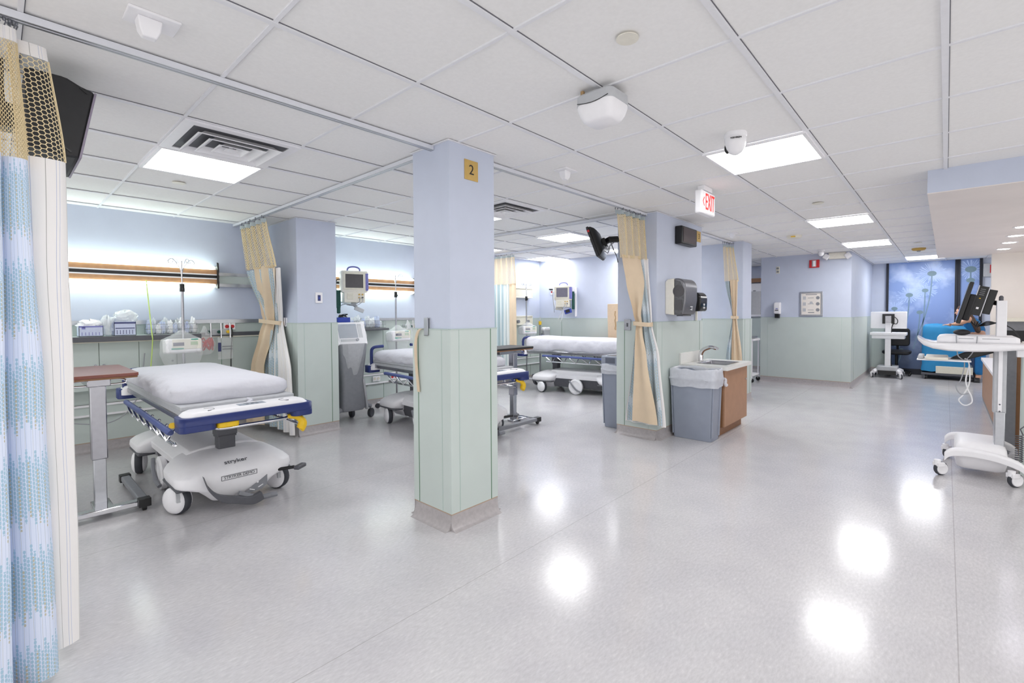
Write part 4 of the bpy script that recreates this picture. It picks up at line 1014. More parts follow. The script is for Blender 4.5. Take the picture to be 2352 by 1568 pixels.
hang_bag(1.51, YB-.20, 1.225, 'clear bag with coiled red tubing hanging on the wall behind the first bed', True, 4)
hang_bag(4.13, YB-.16, 1.25, 'clear bag hanging left of the flow meters behind the second bed', False, 9)
m = M(); m.loft([hsec(.075, .012, .008, z) for z in (.84, .9, 1.0, 1.09)]); m.v = [(x+1.735, y+YB-.10, z) for x, y, z in m.v]
t = thing('paper_bag', 'clear printed patient bag hanging below the flow meters of the first bay', 'bag', (0, 0, 0)); m.out('clear_bag', 'plastic_clear', t)
M().box(1.66, YB-.115, .93, 1.69, YB-.112, 1.03).out('blue_tag', 'label_dark', t); M().box(1.70, YB-.115, .98, 1.80, YB-.112, .99).box(1.70, YB-.115, .95, 1.80, YB-.112, .96).out('print', 'grey_mid', t)
tag(M().tube(smoothpath([(1.80, YB-.05, 1.21), (1.815, YB-.08, 1.15), (1.80, YB-.07, .9), (1.79, YB-.07, .4)], 6), .006, 6).out('power_cord', 'black'), 'black power cord hanging from the red socket in the first bay', 'cord')
tag(M().tube(smoothpath([(1.035, YB-.13, 1.70), (1.04, YB-.292, 1.18), (1.045, YB-.292, 1.08), (1.03, YB-.26, .8)], 6), .005, 6).out('pull_cord', 'green_line'), 'thin yellow green pull cord hanging from the first wall light', 'cord')
tag(M().tube(smoothpath([(1.0, YB-.175, .96), (.97, YB-.18, .72), (.90, YB-.18, .45), (.72, YB-.17, .30), (.45, YB-.12, .33)], 6), .005, 6).out('cable', 'cable_grey'), 'thin grey cable drooping down the wall left of the first bed', 'cord')

# IV stands with bagged pumps
def iv_stand(x, y, label, base=True, rz=0):
    t = thing('iv_stand', label, 'IV stand', (x, y, 0), rz, 'IV stands with bagged pumps')
    M().cyl((0, 0, .10), (0, 0, 1.62), .0125, n=14).out('pole', 'steel', t)
    M().cyl((0, 0, 1.60), (0, 0, 1.90), .007, n=10).out('upper_pole', 'chrome', t)
    M().cyl((0, 0, 1.585), (0, 0, 1.665), .022, n=14).box(-.005, -.045, 1.60, .005, -.015, 1.625).out('clamp', 'black', t)
    for k in range(4):
        a = k*PI/2+.3; c, s = math.cos(a), math.sin(a); P = [(0, 0, 1.76), (.02*c, .02*s, 1.83), (.07*c, .07*s, 1.905), (.10*c, .10*s, 1.915), (.125*c, .125*s, 1.89), (.11*c, .11*s, 1.865), (.085*c, .085*s, 1.875), (.085*c, .085*s, 1.895)]
        M().tube(smoothpath(P, 4), .003, 6).out('hook', 'chrome', t)
    b = M(); b.lathe([(0, .08), (.035, .08), (.035, .11), (.02, .16), (0, .16)]); b.out('hub', 'white', t)
    for k in range(5):
        a = 2*PI*k/5+.2; c, s = math.cos(a), math.sin(a)
        l = M(); l.tube([(.03*c, .03*s, .105), (.15*c, .15*s, .095), (.27*c, .27*s, .08)], [.018, .015, .012], 8); lg = l.out('leg', 'white', t)
        l = M(); l.lathe([(0, -.012), (.034, -.012), (.036, 0), (.034, .012), (0, .012)], (.27*c, .27*s, .036), rotz(a)@Matrix.Rotation(PI/2, 3, 'X'), 18); l.out('caster', 'rubber', lg)
    p = M(); p.obb((-.03, -.10, 1.03), (.30, .17, .145), Matrix.Rotation(-.1, 3, 'X')); p.out('pump', 'white', t, bevel=.02)
    R = Matrix.Rotation(-.1, 3, 'X'); f = M(); f.obb(V((-.03, -.10, 1.03))+R@V((.02, -.088, .015)), (.24, .006, .10), R); f.out('pump_face', 'offwhite', t, bevel=.004)
    for dx, w_, mm, dz in ((-.05, .09, 'screen_grey', .015), (.08, .06, 'lcd_green', .02), (.085, .06, 'teal', .06), (-.06, .10, 'teal', -.03)):
        f = M(); f.obb(V((-.03, -.10, 1.03))+R@V((dx, -.092, dz)), (w_, .004, .034 if dz < .05 and dz > 0 else .012), R); f.out('pump_display', mm, t)
    m = M(); rings = []
    for z, rx, ry in ((.77, .05, .03), (.80, .11, .07), (.88, .15, .10), (.96, .175, .125), (1.05, .18, .13), (1.10, .165, .11), (1.14, .09, .06), (1.19, .02, .02)):
        rings.append([(-.03+rx*math.cos(a)*(1+.22*noise.noise(V((math.cos(a)*2.5, math.sin(a)*2.5, z*7+x)))), -.09+ry*math.sin(a)*(1+.2*noise.noise(V((math.cos(a)*2.5, x, z*7)))), z) for a in [2*PI*k/26 for k in range(26)]])
    m.loft(rings); m.out('plastic_cover', 'plastic_clear', t, sharp=20)
    return t
iv_stand(1.285, 5.92, 'IV stand with hooks and a bagged pump behind the first bed')
iv_stand(3.83, 5.97, 'IV stand with hooks and a bagged pump behind the second bed')
iv_stand(6.64, 5.96, 'IV stand with a bagged pump near the far corner, right of the striped curtain', rz=-.3)
t = thing('pole_sensor', 'grey pole with yellow collar and white round dial at the far bed head', 'monitor pole', (7.05, 5.97, 0))
M().cyl((0, 0, .05), (0, 0, 1.20), .016, n=12).out('pole', 'grey_mid', t); M().lathe([(0, 0), (.09, 0), (.09, .02), (.03, .05), (0, .05)]).out('base', 'grey_mid', t)
M().cyl((0, 0, 1.12), (0, 0, 1.19), .028, n=16).out('collar', 'yellow', t, bevel=.005); M().cyl((0, 0, 1.20), (0, 0, 1.28), .009, n=10).out('tip', 'chrome', t)
M().cyl((.14, -.06, .98), (.14, .0, .98), .09, n=24).box(.06, -.05, .90, .23, 0, .97).out('dial', 'grey_light', t, bevel=.006); M().box(.04, -.065, 1.0, .24, .01, 1.07).out('cap', 'white', t, bevel=.02)
M().box(0, -.01, .93, .08, .01, .95).out('bracket', 'grey_dark', t)

# overbed tables
def overbed(x, y, label, rz=0, mt='wood_table', h=.95):
    t = thing('overbed_table', label, 'overbed table', (x, y, 0), rz, 'overbed tables')
    w_, l = .20, .80
    M().loft([[(a, b, z) for a, b in rrect(w_, l/2, .02, 3, 0, l/2-.16)] for z in (h-.022, h)]).out('table_top', mt, t, bevel=.003)
    M().loft([[(a, b, z) for a, b in rrect(w_-.004, l/2-.004, .02, 3, 0, l/2-.16)] for z in (h-.034, h-.022)]).out('top_edge', 'wood_edge', t)
    M().box(-.06, -.09, h-.085, .06, .28, h-.034).out('mount', 'steel', t, bevel=.005)
    m = M()
    for s in (1, -1): m.tube(smoothpath([(s*.06, -.05, h-.04), (s*.13, -.05, h-.05), (s*.14, -.05, h-.075), (s*.06, -.05, h-.08)], 4), .007, 8)
    m.out('handle', 'chrome', t)
    M().box(-.042, -.035, .36, .042, .035, h-.05).out('column', 'steel', t, bevel=.006); M().box(-.033, -.027, .06, .033, .027, .40).out('inner_column', 'alu', t, bevel=.004)
    M().box(-.20, -.22, .035, .20, -.15, .07).box(-.05, -.2, .03, .05, .05, .065).out('base_bar', 'chrome', t, bevel=.006)
    for s in (1, -1):
        M().box(s*.20-.028, -.22, .04, s*.20+.028, .52, .08).out('leg', 'grey_mid', t, bevel=.008)
        for yy in (-.23, .50):
            M().box(s*.20-.034, yy-.02, .03, s*.20+.034, yy+.05, .085).cyl((s*.20-.012, yy+.015, .024), (s*.20+.012, yy+.015, .024), .024, n=14).out('caster', 'black', t, bevel=.003)
    return t
overbed(.455, 4.36, 'reddish brown overbed table with a chrome column behind the left curtain')
overbed(4.12, 3.92, 'dark overbed table whose edge shows right of the column with plaque 2', PI/2+.0, 'black_soft')
overbed(7.185, 4.36, 'reddish brown overbed table carrying a tan carton beyond the far bed', 0, 'wood_table', .80)

# tall tan carton beyond the far bed
t = thing('tall_carton', 'tall tan cardboard carton with a torn seam, left of the pier', 'carton', (7.22, 4.33, .802))
m = M(); m.loft([hsec(a, .13, .01, z) for z, a in ((0, .11), (.3, .12), (.5, .13), (.70, .13))]); m.out('carton_body', 'cardboard', t, bevel=.004)
m = M(); m.tube([(-.124-.006*math.sin(i*2)-.0008*i, -.03+.006*math.sin(i*1.3), .25+i*.025) for i in range(14)], .009, 6); m.out('torn_seam', 'cardboard_cut', t)

# patient monitors on wall arms
def patient_monitor(loc, rz, label, arm):
    t = thing('patient_monitor', label, 'patient monitor', loc, rz, 'patient monitors')
    M().loft([[(x, y, z) for x, y in rrect(a, d, .015, 3)] for z, a, d in ((-.13, .155, .075), (-.10, .165, .085), (.13, .165, .085), (.15, .155, .07))]).out('case', 'offwhite', t, bevel=.006)
    M().box(-.145, -.092, -.095, .125, -.08, .13).out('bezel', 'cream', t, bevel=.006); M().box(-.118, -.0945, -.07, .100, -.09, .105).out('screen', 'screen_grey' if arm == 2 else 'screen', t, bevel=.002)
    M().box(.130, -.09, -.105, .168, .02, .12).out('side_keys', 'purple', t, bevel=.006)
    M().tube(smoothpath([(-.08, 0, .14), (-.07, 0, .185), (-.03, 0, .205), (.03, 0, .205), (.07, 0, .185), (.08, 0, .14)], 5), .010, 8).out('handle', 'purple', t)
    M().box(-.135, -.08, -.26, .125, .07, -.125).out('module_rack', 'offwhite', t, bevel=.008)
    M().box(-.10, -.084, -.22, -.02, -.078, -.14).box(-.09, -.086, -.165, -.03, -.08, -.155).out('printer_door', 'cream', t, bevel=.003)
    for i, (xx, zz) in enumerate(((.05, -.155), (.09, -.155), (.05, -.195), (.09, -.195))): M().cyl((xx, -.078, zz), (xx, -.095, zz), .011, n=12).out('connector', 'amber' if i != 3 else 'black', t)
    m = M(); m.tube(smoothpath([(.05, -.095, -.195), (.04, -.13, -.25), (-.02, -.11, -.285), (-.12, -.06, -.28), (-.17, 0, -.30)], 5), .005, 6).tube(smoothpath([(.09, -.095, -.195), (.08, -.12, -.25), (.0, -.10, -.30), (-.10, -.05, -.29)], 5), .004, 6)
    m.out('cable', 'cable_grey', t)
    M().tube(smoothpath([(-.165, .02, .04), (-.205, .02, .03), (-.215, .02, -.05), (-.20, .03, -.2), (-.19, .03, -.36)], 5), .006, 6).out('power_cable', 'black' if arm == 1 else 'cable_grey', t)
    if arm == 1:
        M().box(-.03, 0, -.30, .03, .1, -.26).obb((.06, -.02, -.35), (.12, .04, .05), Matrix.Rotation(.4, 3, 'Y')).tube([(0, .05, -.28), (.05, .0, -.34)], .02, 8).tube([(0, .07, -.28), (-.10, .30, -.24), (-.12, .41, -.24)], .022, 8).out('arm', 'grey_light', t, bevel=.004)
        M().box(-.225, -.02, -.33, -.165, .05, -.10).box(-.21, -.03, -.4, -.17, .03, -.3).out('pressure_cuff', 'green_cuff', t, bevel=.012)
        M().box(-.215, -.06, -.515, -.06, .05, -.45).out('cable_basket', 'blue_bright', t, bevel=.008)
        p = [(-.14+.05*math.cos(i*.9), -.01+.035*math.sin(i*1.1), -.45+.02*math.sin(i*.7)+i*.001) for i in range(26)]
        M().tube(smoothpath(p, 3), .006, 6).out('coiled_leads', 'black', t)
    else:
        M().box(.155, .02, -.30, .20, .10, .04).out('pressure_cuff', 'green_cuff', t, bevel=.012)
        M().box(-.03, .04, -.1, .19, .12, .12).box(.14, .06, .0, .22, .14, .10).out('arm', 'white', t, bevel=.008)
        M().box(.20, .10, -.44, .235, .16, .12).out('wall_channel', 'white', t, bevel=.005)
        M().obb((.09, .0, -.34), (.13, .08, .08), Matrix.Rotation(-.3, 3, 'Y')).out('cable_basket', 'blue_bright', t, bevel=.006)
        M().obb((.09, -.042, -.335), (.08, .006, .055), Matrix.Rotation(-.3, 3, 'Y')).out('basket_front', 'black', t)
        m = M(); m.tube(smoothpath([(-.02, 0, -.28), (-.03, -.02, -.36), (-.07, -.02, -.43), (-.10, -.02, -.50)], 4), .006, 6).tube(smoothpath([(0, 0, -.28), (-.01, -.02, -.40), (-.05, -.02, -.54)], 4), .006, 6).tube(smoothpath([(-.165, .02, .0), (-.2, .02, -.1), (-.17, .02, -.24), (-.05, .0, -.32), (.05, 0, -.26)], 5), .006, 6); m.out('lead', 'cable_white', t)
        M().box(-.15, -.03, -.31, -.02, .05, -.255).out('lower_mount', 'cream', t, bevel=.006)
    return t
patient_monitor((3.11, 5.82, 1.755), -.30, 'white patient monitor with dark screen and blue handle above the ventilator', 1)
patient_monitor((7.19, 5.50, 1.72), -PI/4-.35, 'white patient monitor with grey screen on the far corner wall', 2)

# ventilator under a clear cover
t = thing('ventilator', 'grey ventilator on casters under a clear plastic cover, left of the second bed', 'ventilator', (2.93, 5.66, 0))
R = Matrix.Rotation(-.35, 3, 'X')
M().obb((.0, -.05, 1.09), (.40, .10, .30), R).out('screen_case', 'white', t, bevel=.015); M().obb(V((0, -.05, 1.09))+R@V((-.04, -.052, .03)), (.24, .006, .18), R).out('screen', 'lcd', t)
M().obb(V((0, -.05, 1.09))+R@V((.12, -.052, .03)), (.05, .006, .18), R).obb(V((0, -.05, 1.09))+R@V((-.04, -.052, -.09)), (.22, .006, .03), R).out('keys', 'grey_light', t)
k = M(); kp = V((0, -.05, 1.09))+R@V((.06, -.052, -.09)); k.cyl(kp, kp+R@V((0, -.02, 0)), .018, n=16); k.out('knob', 'grey_mid', t)
M().loft([[(x, y+.04, z) for x, y in rrect(a, b, .04, 4)] for z, a, b in ((.14, .14, .18), (.2, .16, .20), (.5, .14, .18), (.8, .17, .2), (.98, .19, .2))]).out('body', 'grey_mid', t, bevel=.01)
M().obb((.17, -.10, .33), (.03, .06, .40), Matrix.Rotation(-.12, 3, 'Y')).out('handle_bar', 'grey_light', t, bevel=.012)
for i, (a, l) in enumerate(((-2.55, .30), (-.05, .30), (2.6, .22), (.9, .2))):
    c, s = math.cos(a), math.sin(a); m = M(); m.tube([(.08*c, .08*s, .16), (l*.7*c, l*.7*s, .17), (l*c, l*s, .145)], [.035, .03, .026], 8); lg = m.out('leg', 'grey_mid', t)
    m = M(); m.lathe([(.03, -.02), (.055, -.02), (.06, -.01), (.06, .01), (.055, .02), (.03, .02)], (l*c, l*s, .06), rotz(a+.6)@Matrix.Rotation(PI/2, 3, 'X'), 20); m.out('caster', 'rubber', lg)
m = M(); wrap = []
for z, rx, ry in ((.34, .05, .05), (.42, .09, .10), (.6, .15, .17), (.85, .20, .21), (.98, .225, .22), (1.08, .225, .2), (1.19, .215, .13), (1.225, .17, .06)):
    wrap.append([(rx*(abs(math.cos(a))**.7)*math.copysign(1, math.cos(a))*(1+.12*noise.noise(V((math.cos(a)*3, math.sin(a)*3, z*5)))), .02+ry*math.sin(a)*(1+.12*noise.noise(V((math.cos(a)*3, math.sin(a)*3+4, z*5)))), z) for a in [2*PI*k/40 for k in range(40)]])
m.loft(wrap[4:]); m.out('plastic_cover', 'plastic_clear', t, sharp=20); m = M(); m.loft(wrap[:5], cap=False); m.out('plastic_skirt', 'plastic_wrap', t, sharp=20)

# televisions on arms
def tv(center, wdir, tilt, label, size, arm_to, deep=.07, kind=1):
    t = thing('television', label, 'television', center)
    a = V((wdir[0], wdir[1], 0)).normalized(); n = V((-a.y, a.x, 0)); n = (n*math.cos(tilt)-V((0, 0, math.sin(tilt)))).normalized(); u = a.cross(n)*-1
    if u.z < 0: u = -u
    Rm = Matrix((a, n, u)).transposed()     # local x width, y screen normal, z up
    W_, H_ = size
    m = M(); m.obb((0, 0, 0), (W_, deep*.45, H_), Rm); m.out('front_frame', 'black_soft', t, bevel=.006)
    m = M(); m.obb(Rm@V((0, deep*.24, .0)), (W_*.94, .004, H_*.9), Rm); m.out('screen', 'black_gloss', t)
    rings = []
    for d, q, o in ((-.2, .97, 0), (-.55, .94, 0), (-1.0, .78, .02), (-1.25, .6, .03)):
        rings.append([tuple(Rm@V((sx*W_/2*q, deep*d, sz*H_/2*q+o*H_))) for sx, sz in ((-1,-1),(1,-1),(1,1),(-1,1))])
    m = M(); m.loft(rings); m.out('back_shell', 'black', t, bevel=.008)
    return t, Rm
t, Rm = tv((4.40, 2.92, 2.105), (.91, .41), .36, 'black television tilted on a wall arm in front of the far bays', (.42, .34), None, .06)
M().obb(Rm@V((-.212, .0, .12)), (.004, .022, .022), Rm).out('red_badge', 'red', t)
M().obb(Rm@V((.10, -.085, -.01)), (.10, .05, .10), Rm).out('mount_plate', 'black', t)
m = M(); m.tube([V(Rm@V((.10, -.10, 0))), V((.10, -.12, .05)), V((.17, -.18, .055))], .035, 8).tube([V((.12, -.13, .05)), V((.19, -.16, .05)), V((.21, -.185, .05))], .028, 8)
m.out('arm', 'black', t)
m = M(); m.tube(smoothpath([(.04, -.08, -.02), (.06, -.12, -.06), (.09, -.13, -.02), (.14, -.15, .02)], 5), .006, 6).tube(smoothpath([(.02, -.07, -.05), (.07, -.11, -.10), (.10, -.12, -.04)], 5), .005, 6); m.out('cable', 'cable_grey', t)
m = M(); m.tube(smoothpath([(.10, -.13, .03), (.14, -.14, -.05), (.18, -.16, -.13), (.19, -.17, -.20)], 5), .005, 6); m.out('cord', 'black', t)
# near-left television: a deeper body seen from behind the curtain
t = thing('television', 'dark television body behind the tan mesh of the left curtain', 'television', (0, 2.85, 0))
pr = [(.10, 2.325), (.205, 2.325), (.222, 2.322), (.262, 2.302), (.298, 2.291), (.304, 2.286), (.252, 2.006), (.246, 2.0), (.20, 2.0), (.10, 2.02)]
M().prism(pr, 'y', -.12, .30).out('back_shell', 'black_soft', t, bevel=.012)
M().prism([(.303, 2.287), (.310, 2.284), (.257, 2.0), (.249, 2.0)], 'y', -.125, .305).out('front_frame', 'mauve', t, bevel=.002)
M().obb((.27, -.122, 2.285), (.03, .006, .006), Matrix.Rotation(.7, 3, 'Y')).obb((.215, -.122, 2.03), (.03, .006, .006), Matrix.Rotation(.7, 3, 'Y')).out('vent_slot', 'black', t)
M().box(-.02, .05, 2.12, .12, .15, 2.22).box(.0, .08, 2.2, .05, .12, CEIL+.002).out('ceiling_arm', 'black', t)

# equipment rails of the corner bay
for z0, z1, zl in ((1.645, 1.84, 'upper'), (1.12, 1.30, 'lower')):
    t = thing('equipment_rail', zl+' cream equipment rail end on the back wall, right of the straight striped curtain', 'wall rail', (6.6, YB, z0))
    M().box(-.62, -.10, 0, .46, 0, z1-z0).out('channel', 'cream', t, bevel=.006); M().box(-.62, -.11, z1-z0-.02, .46, -.10, z1-z0).box(-.62, -.11, 0, .46, -.10, .02).box(.452, -.105, 0, .468, -.001, z1-z0).out('rail_lip', 'offwhite', t, bevel=.003)
    if zl == 'lower':
        for xx in (-.12, .02, .3): M().cyl((xx, -.10, .07), (xx, -.15, .07), .03, n=14).out('outlet', 'grey_mid', t)

# ================================================================== SINK, BINS
t = thing('sink_cabinet', 'brown sink cabinet with speckled counter beside the pier', 'sink cabinet', (5.135, 0, 0))
M().box(.03, 1.80, .10, .80, 2.275, .72).out('carcass', 'wood_edge', t, smooth=False)
M().box(.05, 1.84, 0, .78, 2.275, .10).out('plinth', 'wood_edge', t, smooth=False)
d = M().box(.035, 1.78, .105, .795, 1.80, .715).out('door', 'wood_desk', t, bevel=.002)
M().cyl((.73, 1.78, .56), (.73, 1.77, .56), .012, n=14).out('lock', 'chrome', d)
c = M()
for a, b, cc, dd in ((-.0, 1.74, .22, 2.278), (.62, 1.74, .83, 2.278), (.22, 1.74, .62, 1.83), (.22, 2.15, .62, 2.278)): c.box(a, b, .722, cc, dd, .762)
c.out('counter', 'counter', t, smooth=False)
M().box(-.0, 2.255, .762, .62, 2.283, .885).out('backsplash', 'counter', t, bevel=.003)
b = M()
def q(i, z): return [(.22+i, 1.83+i, z), (.62-i, 1.83+i, z), (.62-i, 2.15-i, z), (.22+i, 2.15-i, z)]
b.loft([q(-.012, .766), q(.004, .767), q(.012, .76), q(.03, .62), q(.05, .615)], cap=False); b.add(q(.05, .615), [(0, 1, 2, 3)]); b.out('basin', 'steel', t, bevel=.004)
f = M(); f.tube(smoothpath([(.44, 2.20, .762), (.44, 2.20, .84), (.44, 2.17, .90), (.44, 2.09, .935), (.44, 2.02, .925), (.44, 2.0, .915)], 6), [.029]*6+[.027]*6+[.025]*6+[.022]*6+[.019]*7, 12); f.lathe([(0, 0), (.03, 0), (.03, .008), (.022, .012)], (.44, 2.20, .762)); f.out('faucet', 'chrome', t)

def bin_(x, y, w_, d, h, label, overhang, lid, rz=0):
    t = thing('waste_bin', label, 'waste bin', (x, y, 0), rz, 'grey waste bins')
    rings = []
    def rr(q, ins=0): return rrect(w_/2*q-ins, d/2*q-ins, .025, 4)
    prof = [(0, .86, 0), (.01, .88, 0), (h*.5, .93, 0), (h-.06, .975, 0), (h-.055, 1.0, 0), (h, 1.0, 0), (h, 1.0, .012), (h-.05, .96, .012), (.03, .86, .012)]
    m = M().loft([[(a, b, z) for a, b in rr(qq, i)] for z, qq, i in prof]); m.out('bin_body', 'bin_grey', t, bevel=.003)
    for s in (1, -1):
        for e in (1, -1):
            m = M(); m.loft([[(s*(w_/2*qq-.02)+a, e*(d/2*qq)+b, z) for a, b in rrect(.02, .006, .004, 2)] for z, qq in ((.04, .89), (h-.07, .975))]); m.out('corner_rib', 'bin_grey', t)
    if overhang:
        m = M(); N_ = 90; rings = []
        out = outline(w_/2, d/2, .03, N_)
        for k, (z, o) in enumerate(((h-.10, -.022), (h-.03, -.016), (h+.006, -.012), (h+.016, .0), (h+.008, .012), (h-.02, .018), (h-overhang*.45, .020), (h-overhang*.55, .028), (h-overhang*.62, .02), (h-overhang, .012))):
            rg = []
            for x_, y_ in out:
                r = math.hypot(x_/(w_/2), y_/(d/2)); nx, ny = x_/(w_/2), y_/(d/2); l = math.hypot(nx, ny)
                wv = .010*noise.noise(V((x_*14, y_*14, k*.8)))*(1 if k > 2 else .4)
                rg.append((x_+nx/l*(o+wv), y_+ny/l*(o+wv), z+.018*noise.noise(V((x_*9+3, y_*9, k*.5)))))
            rings.append(rg)
        m.loft(rings, cap=False); m.out('plastic_liner', 'liner', t, sharp=70)
        k = M(); k.tube(smoothpath([(w_/2+.02, -d/2-.01, h-overhang*.55), (w_/2+.045, -d/2-.02, h-overhang*.62), (w_/2+.04, -d/2-.015, h-overhang*.85), (w_/2+.06, -d/2-.02, h-overhang)], 4), [.012]*6+[.016]*4+[.02]*3, 7); k.out('liner_knot', 'liner', t)
    if lid:
        m = M(); m.loft([[(a, b, z) for a, b in rrect(w_/2+.01, d/2+.01, .03, 4)] for z in (h-.02, h+.08, h+.10)]); m.out('lid', 'bin_grey', t, bevel=.006)
        M().box(-w_/2-.011, -d/2+.06, h+.02, -w_/2, d/2-.06, h+.085).out('lid_opening', 'bin_grey_dark', t)
        M().box(-w_/2+.05, -d/2+.05, h+.098, w_/2-.05, d/2-.05, h+.104).out('dark_inset', 'black', t)
bin_(4.965, 2.01, .25, .47, .735, 'large grey waste bin with a clear plastic liner beside the sink cabinet', .17, False)
bin_(4.97, 2.925, .50, .25, .74, 'grey lidded waste bin half hidden behind the pier with the tied curtain', .11, True)

# ================================================================== HALL, RIGHT SIDE
# nurses' desk
t = thing('nurse_desk', 'long wood fronted nurses desk with white top along the right of the hall', 'desk', (0, 0, 0))
M().box(6.95, -1.25, .0, 9.9, -.435, .05).out('plinth', 'grey_mid', t, smooth=False)
M().box(6.95, -1.25, .05, 9.9, -.43, .60).out('front_panel', 'wood_desk', t, smooth=False)
M().box(6.95, -1.27, .60, 9.95, -.41, .64).out('low_top', 'white', t, bevel=.004)
M().box(6.21, -1.4, 0, 6.95, -.43, .995).out('high_panel', 'wood_desk', t, smooth=False)
M().box(6.195, -1.4, 0, 6.21, -.49, .995).out('end_panel', 'wood_edge', t, smooth=False)
M().box(6.18, -.495, 0, 6.24, -.405, .995).out('corner_post', 'grey_mid', t, bevel=.006)
M().box(6.14, -1.45, .995, 7.05, -.36, 1.04).out('high_top', 'counter', t, bevel=.006)
M().box(7.4, -1.2, .64, 9.85, -.75, .93).out('back_shelf', 'white', t, smooth=False); M().box(7.3, -1.22, .93, 9.9, -.62, .965).out('shelf_top', 'white', t, bevel=.004)
t = struct(M().box(5.5, -1.6, 0, 5.6, -.472, 1.0).out('wall_low', 'paint_sage', smooth=False))
t = thing('wall_shelf', 'cream ledge on the beige wall of the nurses station', 'shelf', (10.2, -1.3, 0))
M().box(-.20, -1.4, 1.19, 0, .66, 1.245).out('shelf_board', 'cream', t, bevel=.004); M().box(-.03, -1.4, 1.02, 0, .64, 1.19).out('back_panel', 'grey_mid', t, smooth=False)
t = thing('desk_monitor', 'black desk monitor standing on the nurses desk behind the cart pole', 'monitor', (6.6, -.62, 1.041), -PI/2)
M().box(-.17, -.015, .01, .17, .015, .115).out('screen', 'black_soft', t, bevel=.006); M().box(-.04, -.02, 0, .04, .06, .012).out('stand', 'black', t, bevel=.003)

# workstation on wheels in front
def caster(parent, x, y, a, r=.055, w_=.03, mtw='rubber', cap='white'):
    R = rotz(a)@Matrix.Rotation(PI/2, 3, 'X'); m = M(); m.lathe([(.02, -w_/2), (r*.93, -w_/2), (r, -w_*.3), (r, w_*.3), (r*.93, w_/2), (.02, w_/2)], (x, y, r), R, 26); o = m.out('caster', mtw, parent)
    m = M()
    for s in (1, -1): m.lathe([(r*.84, s*w_*.5), (r*.8, s*w_*.72), (r*.62, s*w_*.78), (r*.5, s*w_*.66), (.0, s*w_*.72)], (x, y, r), R, 26)
    m.out('wheel_cap', cap, o)
    m = M(); d = R@V((1, 0, 0)); m.cyl((x+d.x*.03, y+d.y*.03, r*1.5), (x+d.x*.03, y+d.y*.03, r*2.35), r*.42, n=14)
    m.obb((x+d.x*.018, y+d.y*.018, r*1.65), (.06, w_*1.9, .035), rotz(a)); m.out('fork', cap, o, bevel=.004)
t = thing('computer_cart', 'white computer cart on casters with tilted black monitor in the right foreground', 'computer cart', (5.42, -.22, 0))
# local: x depth (away), y to the picture's left
for x in (-.30, .36):
    P = smoothpath([(x, .215, .155), (x, .17, .20), (x, .05, .215), (x, -.10, .20), (x, -.21, .165), (x, -.26, .12)], 5)
    m = M(); m.loft([[(p.x+a, p.y, p.z+b) for a, b in ((-.03, -.028), (.03, -.028), (.034, .02), (.02, .034), (-.02, .034), (-.034, .02))] for p in P]); m.out('leg', 'white', t, bevel=.006)
m = M()
for z, hx, hy, r in ((.055, .20, .12, .05), (.075, .25, .145, .06), (.13, .28, .155, .06), (.20, .29, .155, .06), (.245, .27, .15, .06), (.268, .24, .135, .06), (.275, .2, .11, .05)): pass
m.loft([[(a+.03, b-.005, z) for a, b in rrect(hx, hy, r, 5)] for z, hx, hy, r in ((.055, .20, .12, .05), (.075, .25, .145, .06), (.13, .28, .155, .06), (.20, .29, .155, .06), (.245, .27, .15, .06), (.268, .24, .135, .06), (.275, .2, .11, .05))])
m.out('base_housing', 'white', t, sharp=50)
for x, y, a in ((-.30, .235, .5), (-.30, -.195, .5), (.36, .195, .9), (.36, -.24, .9)): caster(t, x, y, a+PI/2+.3)
M().box(-.14, -.115-.03, .26, .0, -.04-.045, .54).out('lower_column', 'alu', t, bevel=.006)
m = M(); m.loft([[(a-.07, b-.112, z) for a, b in rrect(.055, .038, .012, 3)] for z in (.53, 1.06)]); m.out('column_sleeve', 'grey_light', t)
M().box(-.135, -.125, .54, -.1245, -.10, 1.05).out('sleeve_face', 'white', t, bevel=.002)
for z in (.60, .545): M().cyl((-.1365, -.112, z), (-.134, -.112, z), .006, n=10).out('screw', 'grey_dark', t)
m = M()
for z, k in ((1.04, 0), (1.06, 1), (1.085, 2), (1.095, 3)): pass
def traysec(y, z0, z1, hx, r=.02): return [(x-.02, y, z) for x, z in ((-hx, z0+.012), (-hx+.015, z0), (hx-.015, z0), (hx, z0+.012), (hx, z1-.01), (hx-.012, z1), (-hx+.012, z1), (-hx, z1-.01))]
m = M(); m.loft([traysec(y, z0, z1, hx) for y, z0, z1, hx in ((-.255, 1.055, 1.085, .16), (-.24, 1.045, 1.088, .20), (-.10, 1.03, 1.09, .24), (.05, 1.02, 1.088, .25), (.20, 1.02, 1.085, .24), (.30, 1.035, 1.085, .22), (.36, 1.06, 1.10, .20), (.395, 1.095, 1.125, .17), (.405, 1.115, 1.132, .14))]); m.out('work_tray', 'white_gloss', t, sharp=50)
m = M(); m.loft([traysec(y, 1.085, z1, hx) for y, z1, hx in ((-.215, 1.13, .17), (-.19, 1.145, .19), (.22, 1.148, .19), (.26, 1.142, .18), (.275, 1.12, .17))]); m.out('drawer_box', 'white', t, bevel=.006)
m = M()
for a, b in ((-.10, .0), (.05, .14)): m.box(-.2115, a, 1.122, -.2095, b, 1.126)
m.out('drawer_slot', 'grey_mid', t, smooth=False)
M().box(-.16, -.30, .985, -.10, -.2, 1.04).box(-.16, -.325, .985, -.10, -.29, .998).out('rear_hook', 'white', t, bevel=.004)
M().box(-.11, -.145, 1.14, -.03, -.085, 1.43).out('upper_column', 'white', t, bevel=.005); M().lathe([(0, 0), (.014, 0), (.014, .03), (.006, .04), (0, .04)], (-.07, -.112, 1.43)).out('knob', 'grey_dark', t)
